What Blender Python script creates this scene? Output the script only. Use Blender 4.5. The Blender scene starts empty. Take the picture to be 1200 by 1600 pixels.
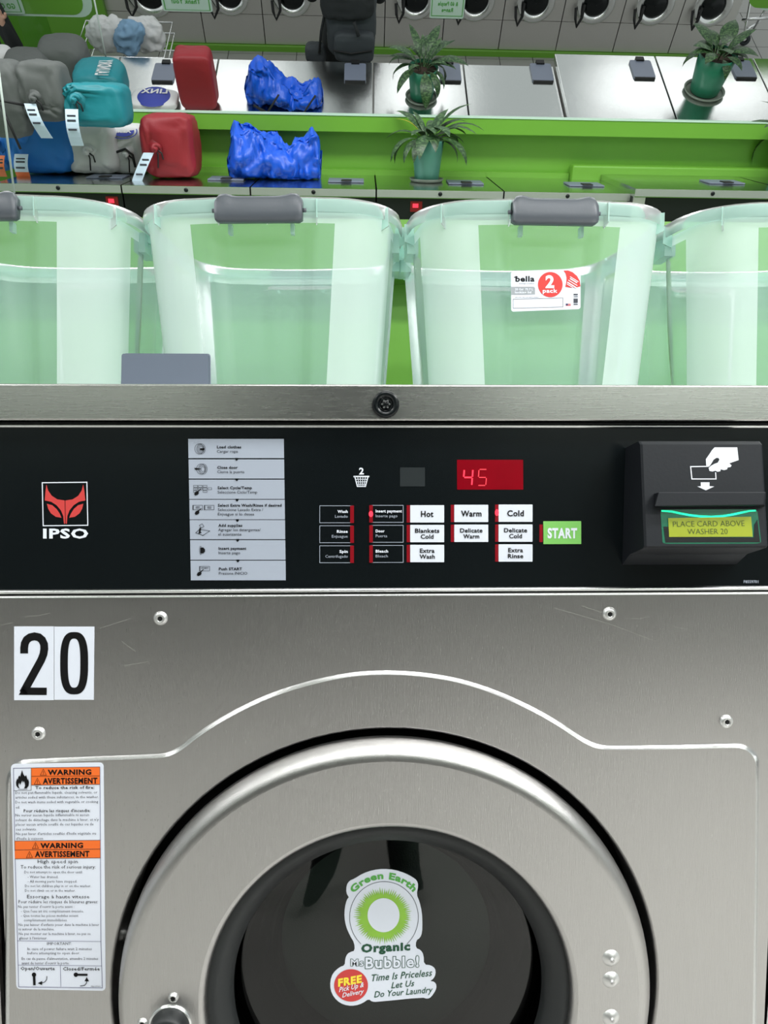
import bpy, math, random
from math import radians, sin, cos, pi, tan, atan2, hypot
from mathutils import Vector, Matrix, noise
from mathutils.geometry import tessellate_polygon
random.seed(7)
SC = bpy.context.scene
COL = SC.collection

# ------------------------------------------------------------------ camera
F = 1200.0                                   # focal length in px of the 1200x1600 frame
EYE = Vector((0.0, -0.634, 1.05))
PITCH, YAW = radians(5.0), radians(1.6)
cd = bpy.data.cameras.new('camera'); cam = bpy.data.objects.new('camera', cd); COL.objects.link(cam)
cam.location = EYE
cam.rotation_euler = (pi/2 - PITCH, 0, -YAW)
cd.sensor_fit = 'VERTICAL'; cd.sensor_height = 36.0; cd.lens = 36.0*F/1600.0
cd.clip_start = 0.01; cd.clip_end = 200
SC.camera = cam
CR = cam.rotation_euler.to_matrix()
SC.view_settings.view_transform = 'Standard'; SC.view_settings.look = 'None'
SC.view_settings.gamma = 1.0; SC.view_settings.use_curve_mapping = False
SC.view_settings.exposure = 0.0

def ray(px, py):
    return CR @ Vector(((px-600)/F, (800-py)/F, -1.0))
def P(px, py, y=0.0):
    d = ray(px, py); t = (y-EYE.y)/d.y
    return EYE + d*t
def frame(theta, roll=1.0):
    return Matrix.Rotation(radians(roll), 3, 'Y') @ Matrix.Rotation(radians(theta), 3, 'X')
F1, F2 = frame(24.5, 0.4), frame(54.0, 0.45)
def vz(R, px, py, z):
    d = R.transposed() @ ray(px, py); return d*(z/d.z)
def vy(R, px, py, y):
    d = R.transposed() @ ray(px, py); return d*(y/d.y)
def put(o, R, loc, rz=0.0, rx=0.0, ry=0.0):
    o.matrix_world = Matrix.Translation(EYE) @ R.to_4x4() @ Matrix.Translation(Vector(loc)) @ Matrix.Rotation(rz,4,'Z') @ Matrix.Rotation(rx,4,'X') @ Matrix.Rotation(ry,4,'Y')

# ------------------------------------------------------------------ light
w = bpy.data.worlds.new('world'); SC.world = w; w.use_nodes = True
w.node_tree.nodes['Background'].inputs[0].default_value = (0.86, 0.93, 0.92, 1)
w.node_tree.nodes['Background'].inputs[1].default_value = 0.62
def area(name, loc, rot, sx, sy, power, col=(1, 1, 1)):
    l = bpy.data.lights.new(name, 'AREA'); l.shape = 'RECTANGLE'; l.size = sx; l.size_y = sy
    l.energy = power; l.color = col
    o = bpy.data.objects.new(name, l); COL.objects.link(o); o.location = loc; o.rotation_euler = rot
    return o
for lx, ly, lp in ((-2.0, -0.75, 23), (0.2, -0.75, 24), (2.1, -0.75, 70), (-2.0, -2.1, 16), (0.2, -2.1, 24), (2.1, -2.1, 66)):
    area('ceiling_lamp', (lx, ly, 2.86), (0, 0, 0), 1.3, 0.35, lp)
# the lamps over the reflected aisle
def varea(R, loc, sx, sy, power, col=(1, 1, 1)):
    o = area('reflected_ceiling_lamp', (0, 0, 0), (0, 0, 0), sx, sy, power, col); put(o, R, loc)
for lx in (-1.6, 0.2, 2.0): varea(F1, (lx, 3.6, 1.3), 1.3, 0.4, 30)
for lx, lw_ in ((-1.55, 1.3), (0.62, 0.85), (3.45, 2.0)): varea(F2, (lx, 8.1, -0.9), lw_, 1.1, 5.2*lw_)

# ------------------------------------------------------------------ materials
def lin(c):
    return tuple((x/12.92 if x <= .04045 else ((x+.055)/1.055)**2.4) for x in c)
def rgb(r, g, b): return lin((r/255, g/255, b/255))
MATS = {}
def mat(name, c, rough=.5, metal=0., var=.04, nscale=12., emis=0., bump=0., bscale=40., stretch=(1, 1, 1), spec=.5, coat=0.):
    m = bpy.data.materials.new(name); m.use_nodes = True; nt = m.node_tree; N = nt.nodes; L = nt.links
    b = N['Principled BSDF']
    b.inputs['Roughness'].default_value = rough; b.inputs['Metallic'].default_value = metal
    b.inputs['Specular IOR Level'].default_value = spec
    b.inputs['Coat Weight'].default_value = coat
    tc = N.new('ShaderNodeTexCoord'); mp = N.new('ShaderNodeMapping'); mp.inputs['Scale'].default_value = stretch
    L.new(tc.outputs['Object'], mp.inputs['Vector'])
    nz = N.new('ShaderNodeTexNoise'); nz.inputs['Scale'].default_value = nscale; nz.inputs['Detail'].default_value = 3
    L.new(mp.outputs[0], nz.inputs['Vector'])
    mr = N.new('ShaderNodeMapRange'); mr.inputs['To Min'].default_value = 1-var; mr.inputs['To Max'].default_value = 1+var
    L.new(nz.outputs['Fac'], mr.inputs['Value'])
    mx = N.new('ShaderNodeVectorMath'); mx.operation = 'SCALE'; mx.inputs[0].default_value = c[:3]
    L.new(mr.outputs[0], mx.inputs['Scale']); L.new(mx.outputs[0], b.inputs['Base Color'])
    if emis:
        L.new(mx.outputs[0], b.inputs['Emission Color']); b.inputs['Emission Strength'].default_value = emis
    if bump:
        n2 = N.new('ShaderNodeTexNoise'); n2.inputs['Scale'].default_value = bscale; n2.inputs['Detail'].default_value = 4
        L.new(mp.outputs[0], n2.inputs['Vector'])
        bp = N.new('ShaderNodeBump'); bp.inputs['Strength'].default_value = bump; bp.inputs['Distance'].default_value = .01
        L.new(n2.outputs['Fac'], bp.inputs['Height']); L.new(bp.outputs[0], b.inputs['Normal'])
    MATS[name] = m
    return m
def steel(name, c, rough, stretch, fine=.0006, wave=.0, rvar=.06, wscale=3.):
    """brushed stainless: fine stretched grain, faint sheet waviness, hairline scratches"""
    m = mat(name, c, rough, 1.0, .035, 60, stretch=stretch); nt = m.node_tree; N = nt.nodes; L = nt.links; b = N['Principled BSDF']
    tc = [n for n in N if n.type == 'TEX_COORD'][0]; mp = [n for n in N if n.type == 'MAPPING'][0]
    g = N.new('ShaderNodeTexNoise'); g.inputs['Scale'].default_value = 220; g.inputs['Detail'].default_value = 3
    L.new(mp.outputs[0], g.inputs['Vector'])
    r = N.new('ShaderNodeMapRange'); r.inputs['To Min'].default_value = rough-rvar; r.inputs['To Max'].default_value = rough+rvar
    L.new(g.outputs['Fac'], r.inputs['Value']); L.new(r.outputs[0], b.inputs['Roughness'])
    b1 = N.new('ShaderNodeBump'); b1.inputs['Strength'].default_value = .35; b1.inputs['Distance'].default_value = fine
    L.new(g.outputs['Fac'], b1.inputs['Height'])
    wv = N.new('ShaderNodeTexNoise'); wv.inputs['Scale'].default_value = wscale; wv.inputs['Detail'].default_value = 1
    L.new(tc.outputs['Object'], wv.inputs['Vector'])
    b2 = N.new('ShaderNodeBump'); b2.inputs['Strength'].default_value = .5; b2.inputs['Distance'].default_value = wave
    L.new(wv.outputs['Fac'], b2.inputs['Height']); L.new(b1.outputs[0], b2.inputs['Normal']); L.new(b2.outputs[0], b.inputs['Normal'])
    return m
def plastic(name, c, alpha, rough=.3):
    """milky see-through polypropylene"""
    m = bpy.data.materials.new(name); m.use_nodes = True; nt = m.node_tree; N = nt.nodes; L = nt.links
    N.remove(N['Principled BSDF']); out = N['Material Output']
    tc = N.new('ShaderNodeTexCoord'); nz = N.new('ShaderNodeTexNoise'); nz.inputs['Scale'].default_value = 5
    L.new(tc.outputs['Object'], nz.inputs['Vector'])
    mr = N.new('ShaderNodeMapRange'); mr.inputs['To Min'].default_value = alpha-.05; mr.inputs['To Max'].default_value = alpha+.05
    L.new(nz.outputs['Fac'], mr.inputs['Value'])
    d = N.new('ShaderNodeBsdfDiffuse'); d.inputs[0].default_value = (*c, 1)
    t = N.new('ShaderNodeBsdfTranslucent'); t.inputs[0].default_value = (*c, 1)
    tr = N.new('ShaderNodeBsdfTransparent'); tr.inputs[0].default_value = (.90, .97, .94, 1)
    g = N.new('ShaderNodeBsdfGlossy'); g.inputs['Roughness'].default_value = max(.34, rough)
    a = N.new('ShaderNodeMixShader'); a.inputs[0].default_value = .5; L.new(d.outputs[0], a.inputs[1]); L.new(t.outputs[0], a.inputs[2])
    bb = N.new('ShaderNodeMixShader'); L.new(mr.outputs[0], bb.inputs[0]); L.new(tr.outputs[0], bb.inputs[1]); L.new(a.outputs[0], bb.inputs[2])
    fr = N.new('ShaderNodeFresnel'); fr.inputs[0].default_value = 1.35
    cc = N.new('ShaderNodeMixShader'); L.new(fr.outputs[0], cc.inputs[0]); L.new(bb.outputs[0], cc.inputs[1]); L.new(g.outputs[0], cc.inputs[2])
    L.new(cc.outputs[0], out.inputs[0]); MATS[name] = m
    return m
def glass(name, tint, ior=1.5, rough=.02, refl=None):
    m = bpy.data.materials.new(name); m.use_nodes = True; nt = m.node_tree; N = nt.nodes; L = nt.links
    N.remove(N['Principled BSDF']); out = N['Material Output']
    tr = N.new('ShaderNodeBsdfTransparent'); tr.inputs[0].default_value = (*tint, 1)
    g = N.new('ShaderNodeBsdfGlossy'); g.inputs['Roughness'].default_value = rough
    fr = N.new('ShaderNodeFresnel'); fr.inputs[0].default_value = ior
    c = N.new('ShaderNodeMixShader'); L.new(fr.outputs[0], c.inputs[0]); L.new(tr.outputs[0], c.inputs[1]); L.new(g.outputs[0], c.inputs[2])
    L.new(c.outputs[0], out.inputs[0]); MATS[name] = m
    return m

STEEL = steel('brushed_steel', (.525, .515, .507), .30, (14, 14, .5), wave=.006)
STEELH = steel('brushed_steel_cross', (.60, .60, .58), .26, (.25, 4, 4), fine=.00008, wave=.002)
STEELD = steel('door_steel', (.545, .535, .527), .30, (14, 14, .5), wave=.003)
SATIN = mat('satin_steel', (.74, .74, .73), .36, .9, .03)
POLISH = mat('polished_steel', (.86, .87, .87), .22, 1.0, .02)
TOPST = steel('lid_steel', (.66, .68, .67), .16, (3, .6, 3), wave=.003, rvar=.05)
FARST = steel('far_steel', (.74, .72, .70), .5, (6, 6, .6), wave=.004)
BLACK = mat('black_gloss', rgb(13, 18, 20), .22, 0, .1, spec=.35)
BLACKM = mat('black_matte', rgb(12, 13, 14), .6, 0, .1)
VOID = mat('dark_gap', rgb(4, 4, 4), .9)
RUBBER = mat('black_rubber', rgb(30, 33, 34), .5, 0, .12, bump=.1)
GREEN = mat('lime_green_paint', rgb(104, 162, 52), .38, 0, .03, 3)
GREYF = mat('slate_flap_plastic', rgb(78, 88, 103), .42, 0, .03)
GREY = mat('slate_plastic', rgb(108, 116, 132), .42, 0, .03)
GREYH = mat('grey_handle', rgb(80, 85, 92), .4, 0, .04, bump=.03, bscale=200)
LABEL = mat('label_grey', rgb(160, 168, 182), .5, 0, .02)
WHITE = mat('white_vinyl', rgb(218, 223, 234), .45, 0, .015)
WPRINT = mat('white_print', rgb(225, 230, 240), .5, 0, .01)
INK = mat('black_ink', rgb(10, 10, 12), .6, 0, .03, spec=.2)
INKS = mat('grey_ink', rgb(58, 60, 70), .6, 0, .03)
INKV = mat('violet_line_ink', rgb(70, 66, 110), .6)
ORANGE = mat('orange_ink', rgb(236, 108, 34), .5, 0, .02)
REDI = mat('red_ink', rgb(200, 62, 60), .5, 0, .03)
REDW = mat('red_window', rgb(135, 16, 28), .25, 0, .1)
REDD = mat('dark_red_window', rgb(126, 4, 20), .14, 0, .25, 30, emis=.10)
LEDON = mat('lit_red', (1.0, .03, .06), .4, emis=1.3)
LEDD = mat('dim_red', (.75, .04, .06), .4, emis=.7)
GBTN = mat('green_button', rgb(126, 196, 98), .45, 0, .02)
GINK = mat('green_ink', rgb(86, 168, 74), .5)
GINKD = mat('dark_green_ink', rgb(22, 76, 52), .5)
GBURST = mat('grass_green_ink', rgb(140, 190, 66), .5, 0, .15, 90)
YINK = mat('yellow_ink', rgb(246, 222, 66), .5)
LCD = mat('lcd_backlight', rgb(138, 150, 26), .3, 0, .12, 20, emis=.16)
LCDINK = mat('lcd_segments', rgb(48, 64, 18), .5)
GLOW = mat('green_led_strip', (.0, .85, .42), .3, emis=1.0)
GLOWD = mat('green_lit_glass', (.0, .11, .055), .2, 0, .3, 50, emis=.2)
READER = mat('reader_plastic', rgb(24, 27, 32), .5, 0, .05, bump=.02, bscale=400, spec=.25)
FROST = plastic('frosted_plastic', (.80, .96, .92), .80)
CLEAR = plastic('clear_plastic', (.60, .88, .82), .30, .15)
RIMP = plastic('rim_plastic', (.70, .92, .87), .50, .3)
DOORG = glass('door_glass', (.34, .38, .37), 1.62, .03)
ACRYL = glass('acrylic_sheet', (.97, .99, .98), 1.25, .02)
# ------------------------------------------------------------------ mesh builder
class MB:
    def __init__(s): s.v = []; s.f = []; s.m = []; s.s = []; s.mats = []
    def mi(s, m):
        if m not in s.mats: s.mats.append(m)
        return s.mats.index(m)
    def add(s, vs, fs, m, smooth=False):
        k = len(s.v); s.v += [tuple(v) for v in vs]; i = s.mi(m)
        for f in fs: s.f.append(tuple(k+a for a in f)); s.m.append(i); s.s.append(smooth)
    def box(s, a, b, m):
        x0, y0, z0 = a; x1, y1, z1 = b
        vs = [(x0, y0, z0), (x1, y0, z0), (x1, y1, z0), (x0, y1, z0), (x0, y0, z1), (x1, y0, z1), (x1, y1, z1), (x0, y1, z1)]
        s.add(vs, [(0, 3, 2, 1), (4, 5, 6, 7), (0, 1, 5, 4), (1, 2, 6, 5), (2, 3, 7, 6), (3, 0, 4, 7)], m)
    def poly(s, pts, m, loops=None):
        L = [[Vector(p) for p in pts]] + [[Vector(p) for p in l] for l in (loops or [])]
        # tessellate needs a stable plane: project on x,z or x,y by extent
        flat = [p for l in L for p in l]
        ex = [max(p[i] for p in flat)-min(p[i] for p in flat) for i in range(3)]
        drop = ex.index(min(ex)); ax = [i for i in range(3) if i != drop]
        T = tessellate_polygon([[Vector((p[ax[0]], p[ax[1]], 0)) for p in l] for l in L])
        s.add(flat, [tuple(t) for t in T], m)
    def plate(s, pts, ext, m, side=None, loops=None):
        pts = [Vector(p) for p in pts]; e = Vector(ext); n = len(pts)
        s.poly(pts, m, loops)
        vs = pts+[p+e for p in pts]
        s.add(vs, [(i, (i+1) % n, n+(i+1) % n, n+i) for i in range(n)]+[tuple(range(2*n-1, n-1, -1))], side or m)
    def tube(s, pts, r, m, n=10, closed=False, cap=True):
        pts = [Vector(p) for p in pts]; R = r if isinstance(r, (list, tuple)) else [r]*len(pts)
        rings = []; up = None
        for i, p in enumerate(pts):
            a = pts[i-1] if (i or closed) else p; b = pts[(i+1) % len(pts)] if (i < len(pts)-1 or closed) else p
            t = (b-a).normalized()
            if up is None: up = Vector((0, 0, 1)) if abs(t.z) < .9 else Vector((1, 0, 0))
            u = t.cross(up)
            if u.length < 1e-6: u = t.cross(Vector((1, 0, 0)))
            u.normalize(); v = u.cross(t).normalized(); up = v
            rings.append([p+(u*cos(2*pi*k/n)+v*sin(2*pi*k/n))*R[i] for k in range(n)])
        vs = [q for g in rings for q in g]; fs = []
        m_ = len(pts)
        for i in range(m_ if closed else m_-1):
            j = (i+1) % m_
            for k in range(n): fs.append((i*n+k, i*n+(k+1) % n, j*n+(k+1) % n, j*n+k))
        if cap and not closed: fs += [tuple(range(n-1, -1, -1)), tuple(range((m_-1)*n, m_*n))]
        s.add(vs, fs, m, True)
    def lathe(s, c, prof, m, axis='y', n=64, caps=(False, False), smooth=True, a0=0., a1=2*pi):
        """prof: (radius, offset along axis)"""
        c = Vector(c); vs = []; full = abs(a1-a0-2*pi) < 1e-6; cnt = n if full else n+1
        for r, h in prof:
            for k in range(cnt):
                a = a0+(a1-a0)*k/n
                if axis == 'y': vs.append(c+Vector((r*cos(a), h, r*sin(a))))
                else: vs.append(c+Vector((r*cos(a), r*sin(a), h)))
        fs = []
        for i in range(len(prof)-1):
            for k in range(cnt if full else cnt-1):
                fs.append((i*cnt+k, i*cnt+(k+1) % cnt, (i+1)*cnt+(k+1) % cnt, (i+1)*cnt+k))
        if caps[0]: fs.append(tuple(range(cnt)))
        if caps[1]: fs.append(tuple(range((len(prof)-1)*cnt, len(prof)*cnt)))
        s.add(vs, fs, m, smooth)
    def ribbon(s, pts, wpx, mp, m, closed=False):
        """stroke of pixel-ish 2d points mapped by mp"""
        n = len(pts); L = []; R = []
        for i in range(n):
            a = pts[i-1] if (i or closed) else pts[i]; b = pts[(i+1) % n] if (i < n-1 or closed) else pts[i]
            dx, dy = b[0]-a[0], b[1]-a[1]; l = hypot(dx, dy) or 1
            k = 1.0
            if 0 < i < n-1 or closed:
                d1 = (pts[i][0]-a[0], pts[i][1]-a[1]); d2 = (b[0]-pts[i][0], b[1]-pts[i][1])
                l1 = hypot(*d1) or 1; l2 = hypot(*d2) or 1
                cs = (d1[0]*d2[0]+d1[1]*d2[1])/(l1*l2); k = 1/max(.5, math.sqrt(max(.01, (1+cs)/2)))
                dx = d1[0]/l1+d2[0]/l2; dy = d1[1]/l1+d2[1]/l2; l = hypot(dx, dy) or 1
            nx, ny = -dy/l*wpx/2*k, dx/l*wpx/2*k
            L.append(mp(pts[i][0]+nx, pts[i][1]+ny)); R.append(mp(pts[i][0]-nx, pts[i][1]-ny))
        vs = L+R; s.add(vs, [(i, (i+1) % n, n+(i+1) % n, n+i) for i in range(n if closed else n-1)], m)
    def text(s, body, x0, x1, base, cap, mp, m, bold=0., shear=0., res=2, align=None, slope=0.):
        """text fitted between x0..x1 (pixels) on a baseline with the given cap height"""
        V, Fc = glyphs(body, bold, shear, res)
        a = min(v[0] for v in V); b = max(v[0] for v in V); H = glyphs('H', bold, 0, res)[0]; hh = max(v[1] for v in H)-min(v[1] for v in H)
        sy = cap/hh; sx = (x1-x0)/(b-a) if x1 is not None else sy*.98
        w_ = (b-a)*sx
        ox = x0
        if x1 is None and align == 'c': ox = x0-w_/2
        if x1 is None and align == 'r': ox = x0-w_
        s.add([mp(ox+(v[0]-a)*sx, base+slope*(v[0]-a)*sx-v[1]*sy) for v in V], Fc, m)
    def build(s, name, parent=None, autosmooth=None):
        me = bpy.data.meshes.new(name); me.from_pydata(s.v, [], s.f); me.validate(clean_customdata=False)
        for m in s.mats: me.materials.append(m)
        if len(me.polygons) == len(s.m):
            me.polygons.foreach_set('material_index', s.m); me.polygons.foreach_set('use_smooth', s.s)
        me.update()
        o = bpy.data.objects.new(name, me); COL.objects.link(o)
        if parent: o.parent = parent
        return o
GC = {}
def glyphs(body, bold=0., shear=0., res=2):
    k = (body, bold, shear, res)
    if k in GC: return GC[k]
    c = bpy.data.curves.new('t', 'FONT'); c.body = body; c.size = 1; c.offset = bold; c.shear = shear; c.resolution_u = res; c.space_character = 1+bold*(2.6 if body != 'H' else 0)
    o = bpy.data.objects.new('t', c); COL.objects.link(o)
    dg = bpy.context.evaluated_depsgraph_get(); me = o.evaluated_get(dg).to_mesh()
    V = [(v.co.x, v.co.y) for v in me.vertices]; Fc = [tuple(p.vertices) for p in me.polygons]
    o.evaluated_get(dg).to_mesh_clear(); bpy.data.objects.remove(o); bpy.data.curves.remove(c)
    GC[k] = (V, Fc); return GC[k]
def weld(o, d=1e-5):
    import bmesh
    b = bmesh.new(); b.from_mesh(o.data); bmesh.ops.remove_doubles(b, verts=b.verts, dist=d); bmesh.ops.recalc_face_normals(b, faces=b.faces); b.to_mesh(o.data); b.free()
def bevel(o, w=.002, seg=2):
    m = o.modifiers.new('bevel', 'BEVEL'); m.width = w; m.segments = seg; m.limit_method = 'ANGLE'; m.angle_limit = radians(40); m.harden_normals = False
    return o
def root(name, label, cat, loc=(0, 0, 0), group=None, R=None, rz=0.):
    o = bpy.data.objects.new(name, None); COL.objects.link(o); o.empty_display_size = .05
    if R is None: o.location = loc; o.rotation_euler = (0, 0, rz)
    else: put(o, R, loc, rz)
    return tag(o, label, cat, group)
def tag(o, label, cat, group=None):
    o['label'] = label; o['category'] = cat
    if group: o['group'] = group
    return o
def struct(o): o['kind'] = 'structure'; return o
def rrect(x0, y0, x1, y1, r, n=5):
    pts = []
    for cx, cy, a in ((x1-r, y0+r, -90), (x1-r, y1-r, 0), (x0+r, y1-r, 90), (x0+r, y0+r, 180)):
        for k in range(n+1):
            t = radians(a+90*k/n); pts.append((cx+r*cos(t), cy+r*sin(t)))
    return pts
def pm(y): return lambda a, b: P(a, b, y)
def rect(mb, x0, y0, x1, y1, mp, m): mb.add([mp(x0, y0), mp(x1, y0), mp(x1, y1), mp(x0, y1)], [(0, 1, 2, 3)], m)
def frame_px(mb, x0, y0, x1, y1, w_, mp, m): mb.ribbon([(x0, y0), (x1, y0), (x1, y1), (x0, y1)], w_, mp, m, closed=True)
# ================================================================== THE REAL ROOM
s = MB(); s.box((-4.5, -4.2, -.05), (4.5, 1.5, 0), mat('grey_floor_tile', rgb(186, 184, 180), .4, 0, .06, 4)); struct(s.build('floor'))
s = MB(); s.box((-4.5, -4.2, 2.9), (4.5, 1.0, 2.95), mat('white_ceiling', rgb(225, 228, 226), .8, 0, .03)); struct(s.build('ceiling'))
s = MB(); s.box((-4.5, -2.75, 0), (4.5, -2.65, 2.9), mat('dark_reflection_tone', rgb(44, 46, 42), .6)); s.box((-4.5, -2.655, 1.12), (4.5, -2.64, 2.9), mat('pale_reflection_tone', rgb(186, 192, 186), .6)); struct(s.build('wall_front'))  # unseen wall; dark base and pale upper slab added to shape the steel's reflections
LIPY, RECY = 1.16, 1.28
zt, zb = P(640, 343, LIPY).z, P(640, 428, LIPY).z
s = MB(); s.box((-4.5, RECY, 0), (4.5, RECY+.12, zb), GREEN); s.box((-4.5, LIPY, zb), (4.5, RECY+.12, zt), GREEN)
struct(s.build('wall_back'))

# ================================================================== WASHER 20
# pixel -> panel planes
Y_LID, Y_CP, Y_FP, Y_IN, Y_DOOR = -.010, 0.0, 0.0, -.004, -.026
XL, XR = P(-18, 900).x, P(1226, 900).x
WASH = root('washing_machine', 'stainless steel front-loading washing machine with large number 20 sticker, nearest the camera', 'washing machine')
def Z(py, y=0.): return P(600, py, y).z
zLT, zLB = Z(600.5, Y_LID), Z(657, Y_LID)

# cabinet body behind
s = MB(); s.box((XL+.004, .012, .08), (XR-.004, 1.10, zLB), STEEL)
HR = (P(1029, 1600).x-P(178, 1600).x)/2; hc = P(604.5, 1135, -.004); hc.z -= HR
# the body is open where the door sits: build as shell without front
s = MB()
x0, x1 = XL+.003, XR-.003
s.box((x0, .10, .08), (x1, 1.10, zLB-.002), STEEL)
s.box((x0, .012, .08), (x0+.004, .10, zLB-.002), STEEL); s.box((x1-.004, .012, .08), (x1, .10, zLB-.002), STEEL)
s.build('cabinet_body', WASH)
s = MB(); s.box((x0+.02, .03, 0), (x1-.02, 1.05, .08), BLACKM); s.build('plinth', WASH)

# lid / top cover
s = MB(); s.box((XL-.02+.02, Y_LID, zLB), (XR, 1.12, zLT), STEELH); bevel(s.build('top_cover', WASH), .0014, 3)
# lock in the top cover
lc = P(602.5, 632, Y_LID)
s = MB()
s.lathe(lc, [(0, -.0045), (.0035, -.0045), (.0036, -.0030), (.0058, -.0030), (.0062, -.0055), (.0095, -.0062), (.0108, -.0045), (.0112, .001)], BLACK, n=40)
for k in range(6):
    a = k*pi/3
    s.box((lc.x+.0030*cos(a)-.0007, lc.y-.0065, lc.z+.0030*sin(a)-.0007), (lc.x+.0030*cos(a)+.0007, lc.y-.0042, lc.z+.0030*sin(a)+.0007), POLISH)
o = s.build('lock', WASH); o['label'] = 'round black key lock'

# detergent dispenser flap standing ajar behind the lid edge
s = MB()
fy = .085
a = P(190, 552.5, fy); b = P(325.5, 552.5, fy)
zb_ = zLT+.0005
prof = [(fy+.02, zb_), (fy+.012, zb_+.0), (fy, a.z), (fy+.008, a.z+.002)]
poly = [(a.x+.003, fy+.03, zb_), (b.x+.003, fy+.03, zb_), (b.x, fy, a.z), (a.x, fy, a.z)]
pts = rrect(a.x, zb_, b.x, a.z, .002, 3)
def flapmap(x, z): t = (z-zb_)/(a.z-zb_); return Vector((x+(1-t)*.0016, fy-.03*(1-t)*.35, z))
s.plate([flapmap(*p) for p in pts], (0, .006, 0), GREYF)
o = s.build('dispenser_flap', WASH); bevel(o, .001); o['label'] = 'slate grey plastic dispenser flap'

# control panel frame + black fascia
s = MB()
s.box((XL, Y_CP+.001, Z(927.5)), (XR, .03, Z(660)), BLACKM)
for ya, yb in ((663, 669.5), (917.5, 925)):
    za, zb2 = Z(ya), Z(yb)
    zm = (za+zb2)/2; rz = (za-zb2)/2; vs = []
    for k in range(9):
        t = radians(90-180*k/8); vs += [(XL, .001-.0045*cos(t), zm+rz*sin(t)), (XR, .001-.0045*cos(t), zm+rz*sin(t))]
    s.add(vs, [(2*k, 2*k+1, 2*k+3, 2*k+2) for k in range(8)], POLISH, True)
s.box((XL, Y_CP-.0012, Z(918.5)), (XR, .02, Z(668.5)), BLACK)
CP = s.build('control_panel', WASH)
YF = Y_CP-.0012                     # fascia surface
pf = pm(YF-.00025); pf2 = pm(YF-.0006); pf3 = pm(YF-.0009)

# maker's emblem
s = MB(); q = lambda x, y: pf(x/4, 580+y/4)
s.ribbon([(264, 697), (543, 694), (549, 963), (270, 966)], 6, q, WPRINT, closed=True)
M_ = lambda pts: [(810-x, y) for x, y in pts]
hl = [(290, 708), (300, 745), (322, 778), (357, 801), (403, 808), (403, 953), (396, 953), (392, 905), (378, 870), (352, 838), (318, 816), (278, 808), (283, 755)]
eye = [(291, 828), (325, 838), (352, 862), (370, 890), (381, 916), (345, 910), (315, 888), (299, 860)]
sh = lambda pts: [(x+(y-700)*.015, y) for x, y in pts]
for g in (hl, eye):
    s.poly([q(*p) for p in sh(g)], REDI); s.poly([q(*p) for p in sh(M_(g))], REDI)
s.text('IPSO', 269, 551, 1043, 62, q, WPRINT, bold=.035)
o = s.build('brand_emblem', CP); o['label'] = 'red fox-head emblem in a white square above white capitals'

# instruction label
s = MB()
rows = [(685.8, 715.8), (717.8, 747.8), (749.5, 779.6), (780.8, 811.5), (812.6, 842.5), (844, 874.6), (876, 906.7)]
tx = [['Load clothes', 'Cargar ropa'], ['Close door', 'Cierre la puerta'], ['Select Cycle/Temp', 'Seleccione Ciclo/Temp'],
      ['Select Extra Wash/Rinse if desired', 'Seleccione Lavado Extra /', 'Enjuague si lo desea'],
      ['Add supplies', 'Agregar los detergentes/', 'el suavizante'], ['Insert payment', 'Inserte pago'], ['Push START', 'Presione INICIO']]
wid = [(227, 197), (192, 254), (322, 371), (597, 424, 340), (226, 397, 217), (259, 202), (217, 266)]
ti = pf2
for i, ((a, b), t, ww) in enumerate(zip(rows, tx, wid)):
    xa = 294+i*.62; xb = 443.5+i*.45
    s.plate([pf(xa, a), pf(xb, a), pf(xb+.3, b), pf(xa+.5, b)], (0, .0003, 0), LABEL)
    if i < 6: s.poly([ti(367.5+i*.4, b-.3), ti(371.9+i*.4, b-.3), ti(371.9+i*.4, b+2), ti(369.7+i*.4, b+4.2), ti(367.5+i*.4, b+2)], BLACK)
    tx0 = 339+i*.5; n = len(t); yb0 = (a+b)/2-.4 if n == 2 else (a+b)/2-4.3
    yb0 += 0 if n == 2 else -.3
    for j, (l, w_) in enumerate(zip(t, ww)):
        s.text(l, tx0, tx0+w_/6, yb0+j*6.9, 4.4 if j == 0 else 4.2, ti, INK, bold=.03 if j == 0 else .0)
def ring(mb, cx, cy, r, w_, mp, m, n=24, ry=None): mb.ribbon([(cx+r*cos(2*pi*k/n), cy+(ry or r)*sin(2*pi*k/n)) for k in range(n)], w_, mp, m, closed=True)
def disc(mb, cx, cy, r, mp, m, n=28, ry=None): mb.add([mp(cx+r*cos(2*pi*k/n), cy+(ry or r)*sin(2*pi*k/n)) for k in range(n)], [tuple(range(n))], m)
def Q(x, y): return (280+x/6, 660+y/6)
def hand(mb, x, y, mp=ti):
    h = [(0, 12), (8, -6), (22, -14), (34, -18), (62, -40), (66, -36), (42, -12), (44, 6), (34, 18), (10, 26)]
    mb.poly([mp(*Q(x+a, y+b)) for a, b in h], INK)
for cx, cy in ((205, 248), (222, 437)):
    X, Y = Q(cx, cy)
    for r in (3.2, 5.2, 6.8): ring(s, X, Y, r, .5, ti, INK, ry=r*1.18)
    ring(s, X-3, Y, 6.8, .5, ti, INK, ry=8)
X, Y = Q(212, 248); rect(s, X-3, Y-1, X+4, Y+2, ti, INK)
X, Y = Q(160, 435); s.poly([ti(X-3, Y-1.5), ti(X+3, Y-1), ti(X+9, Y+.2), ti(X+3, Y+1.2), ti(X-2, Y+1.4)], INK)
for bx, by, bw in ((134, 590, 38), (178, 590, 38), (222, 590, 38), (134, 614, 38), (178, 614, 38), (222, 614, 38), (268, 612, 36), (134, 638, 30), (222, 638, 38)):
    X, Y = Q(bx, by); frame_px(s, X, Y, X+bw/6, Y+3, .45, ti, INK)
hand(s, 140, 660)
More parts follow.
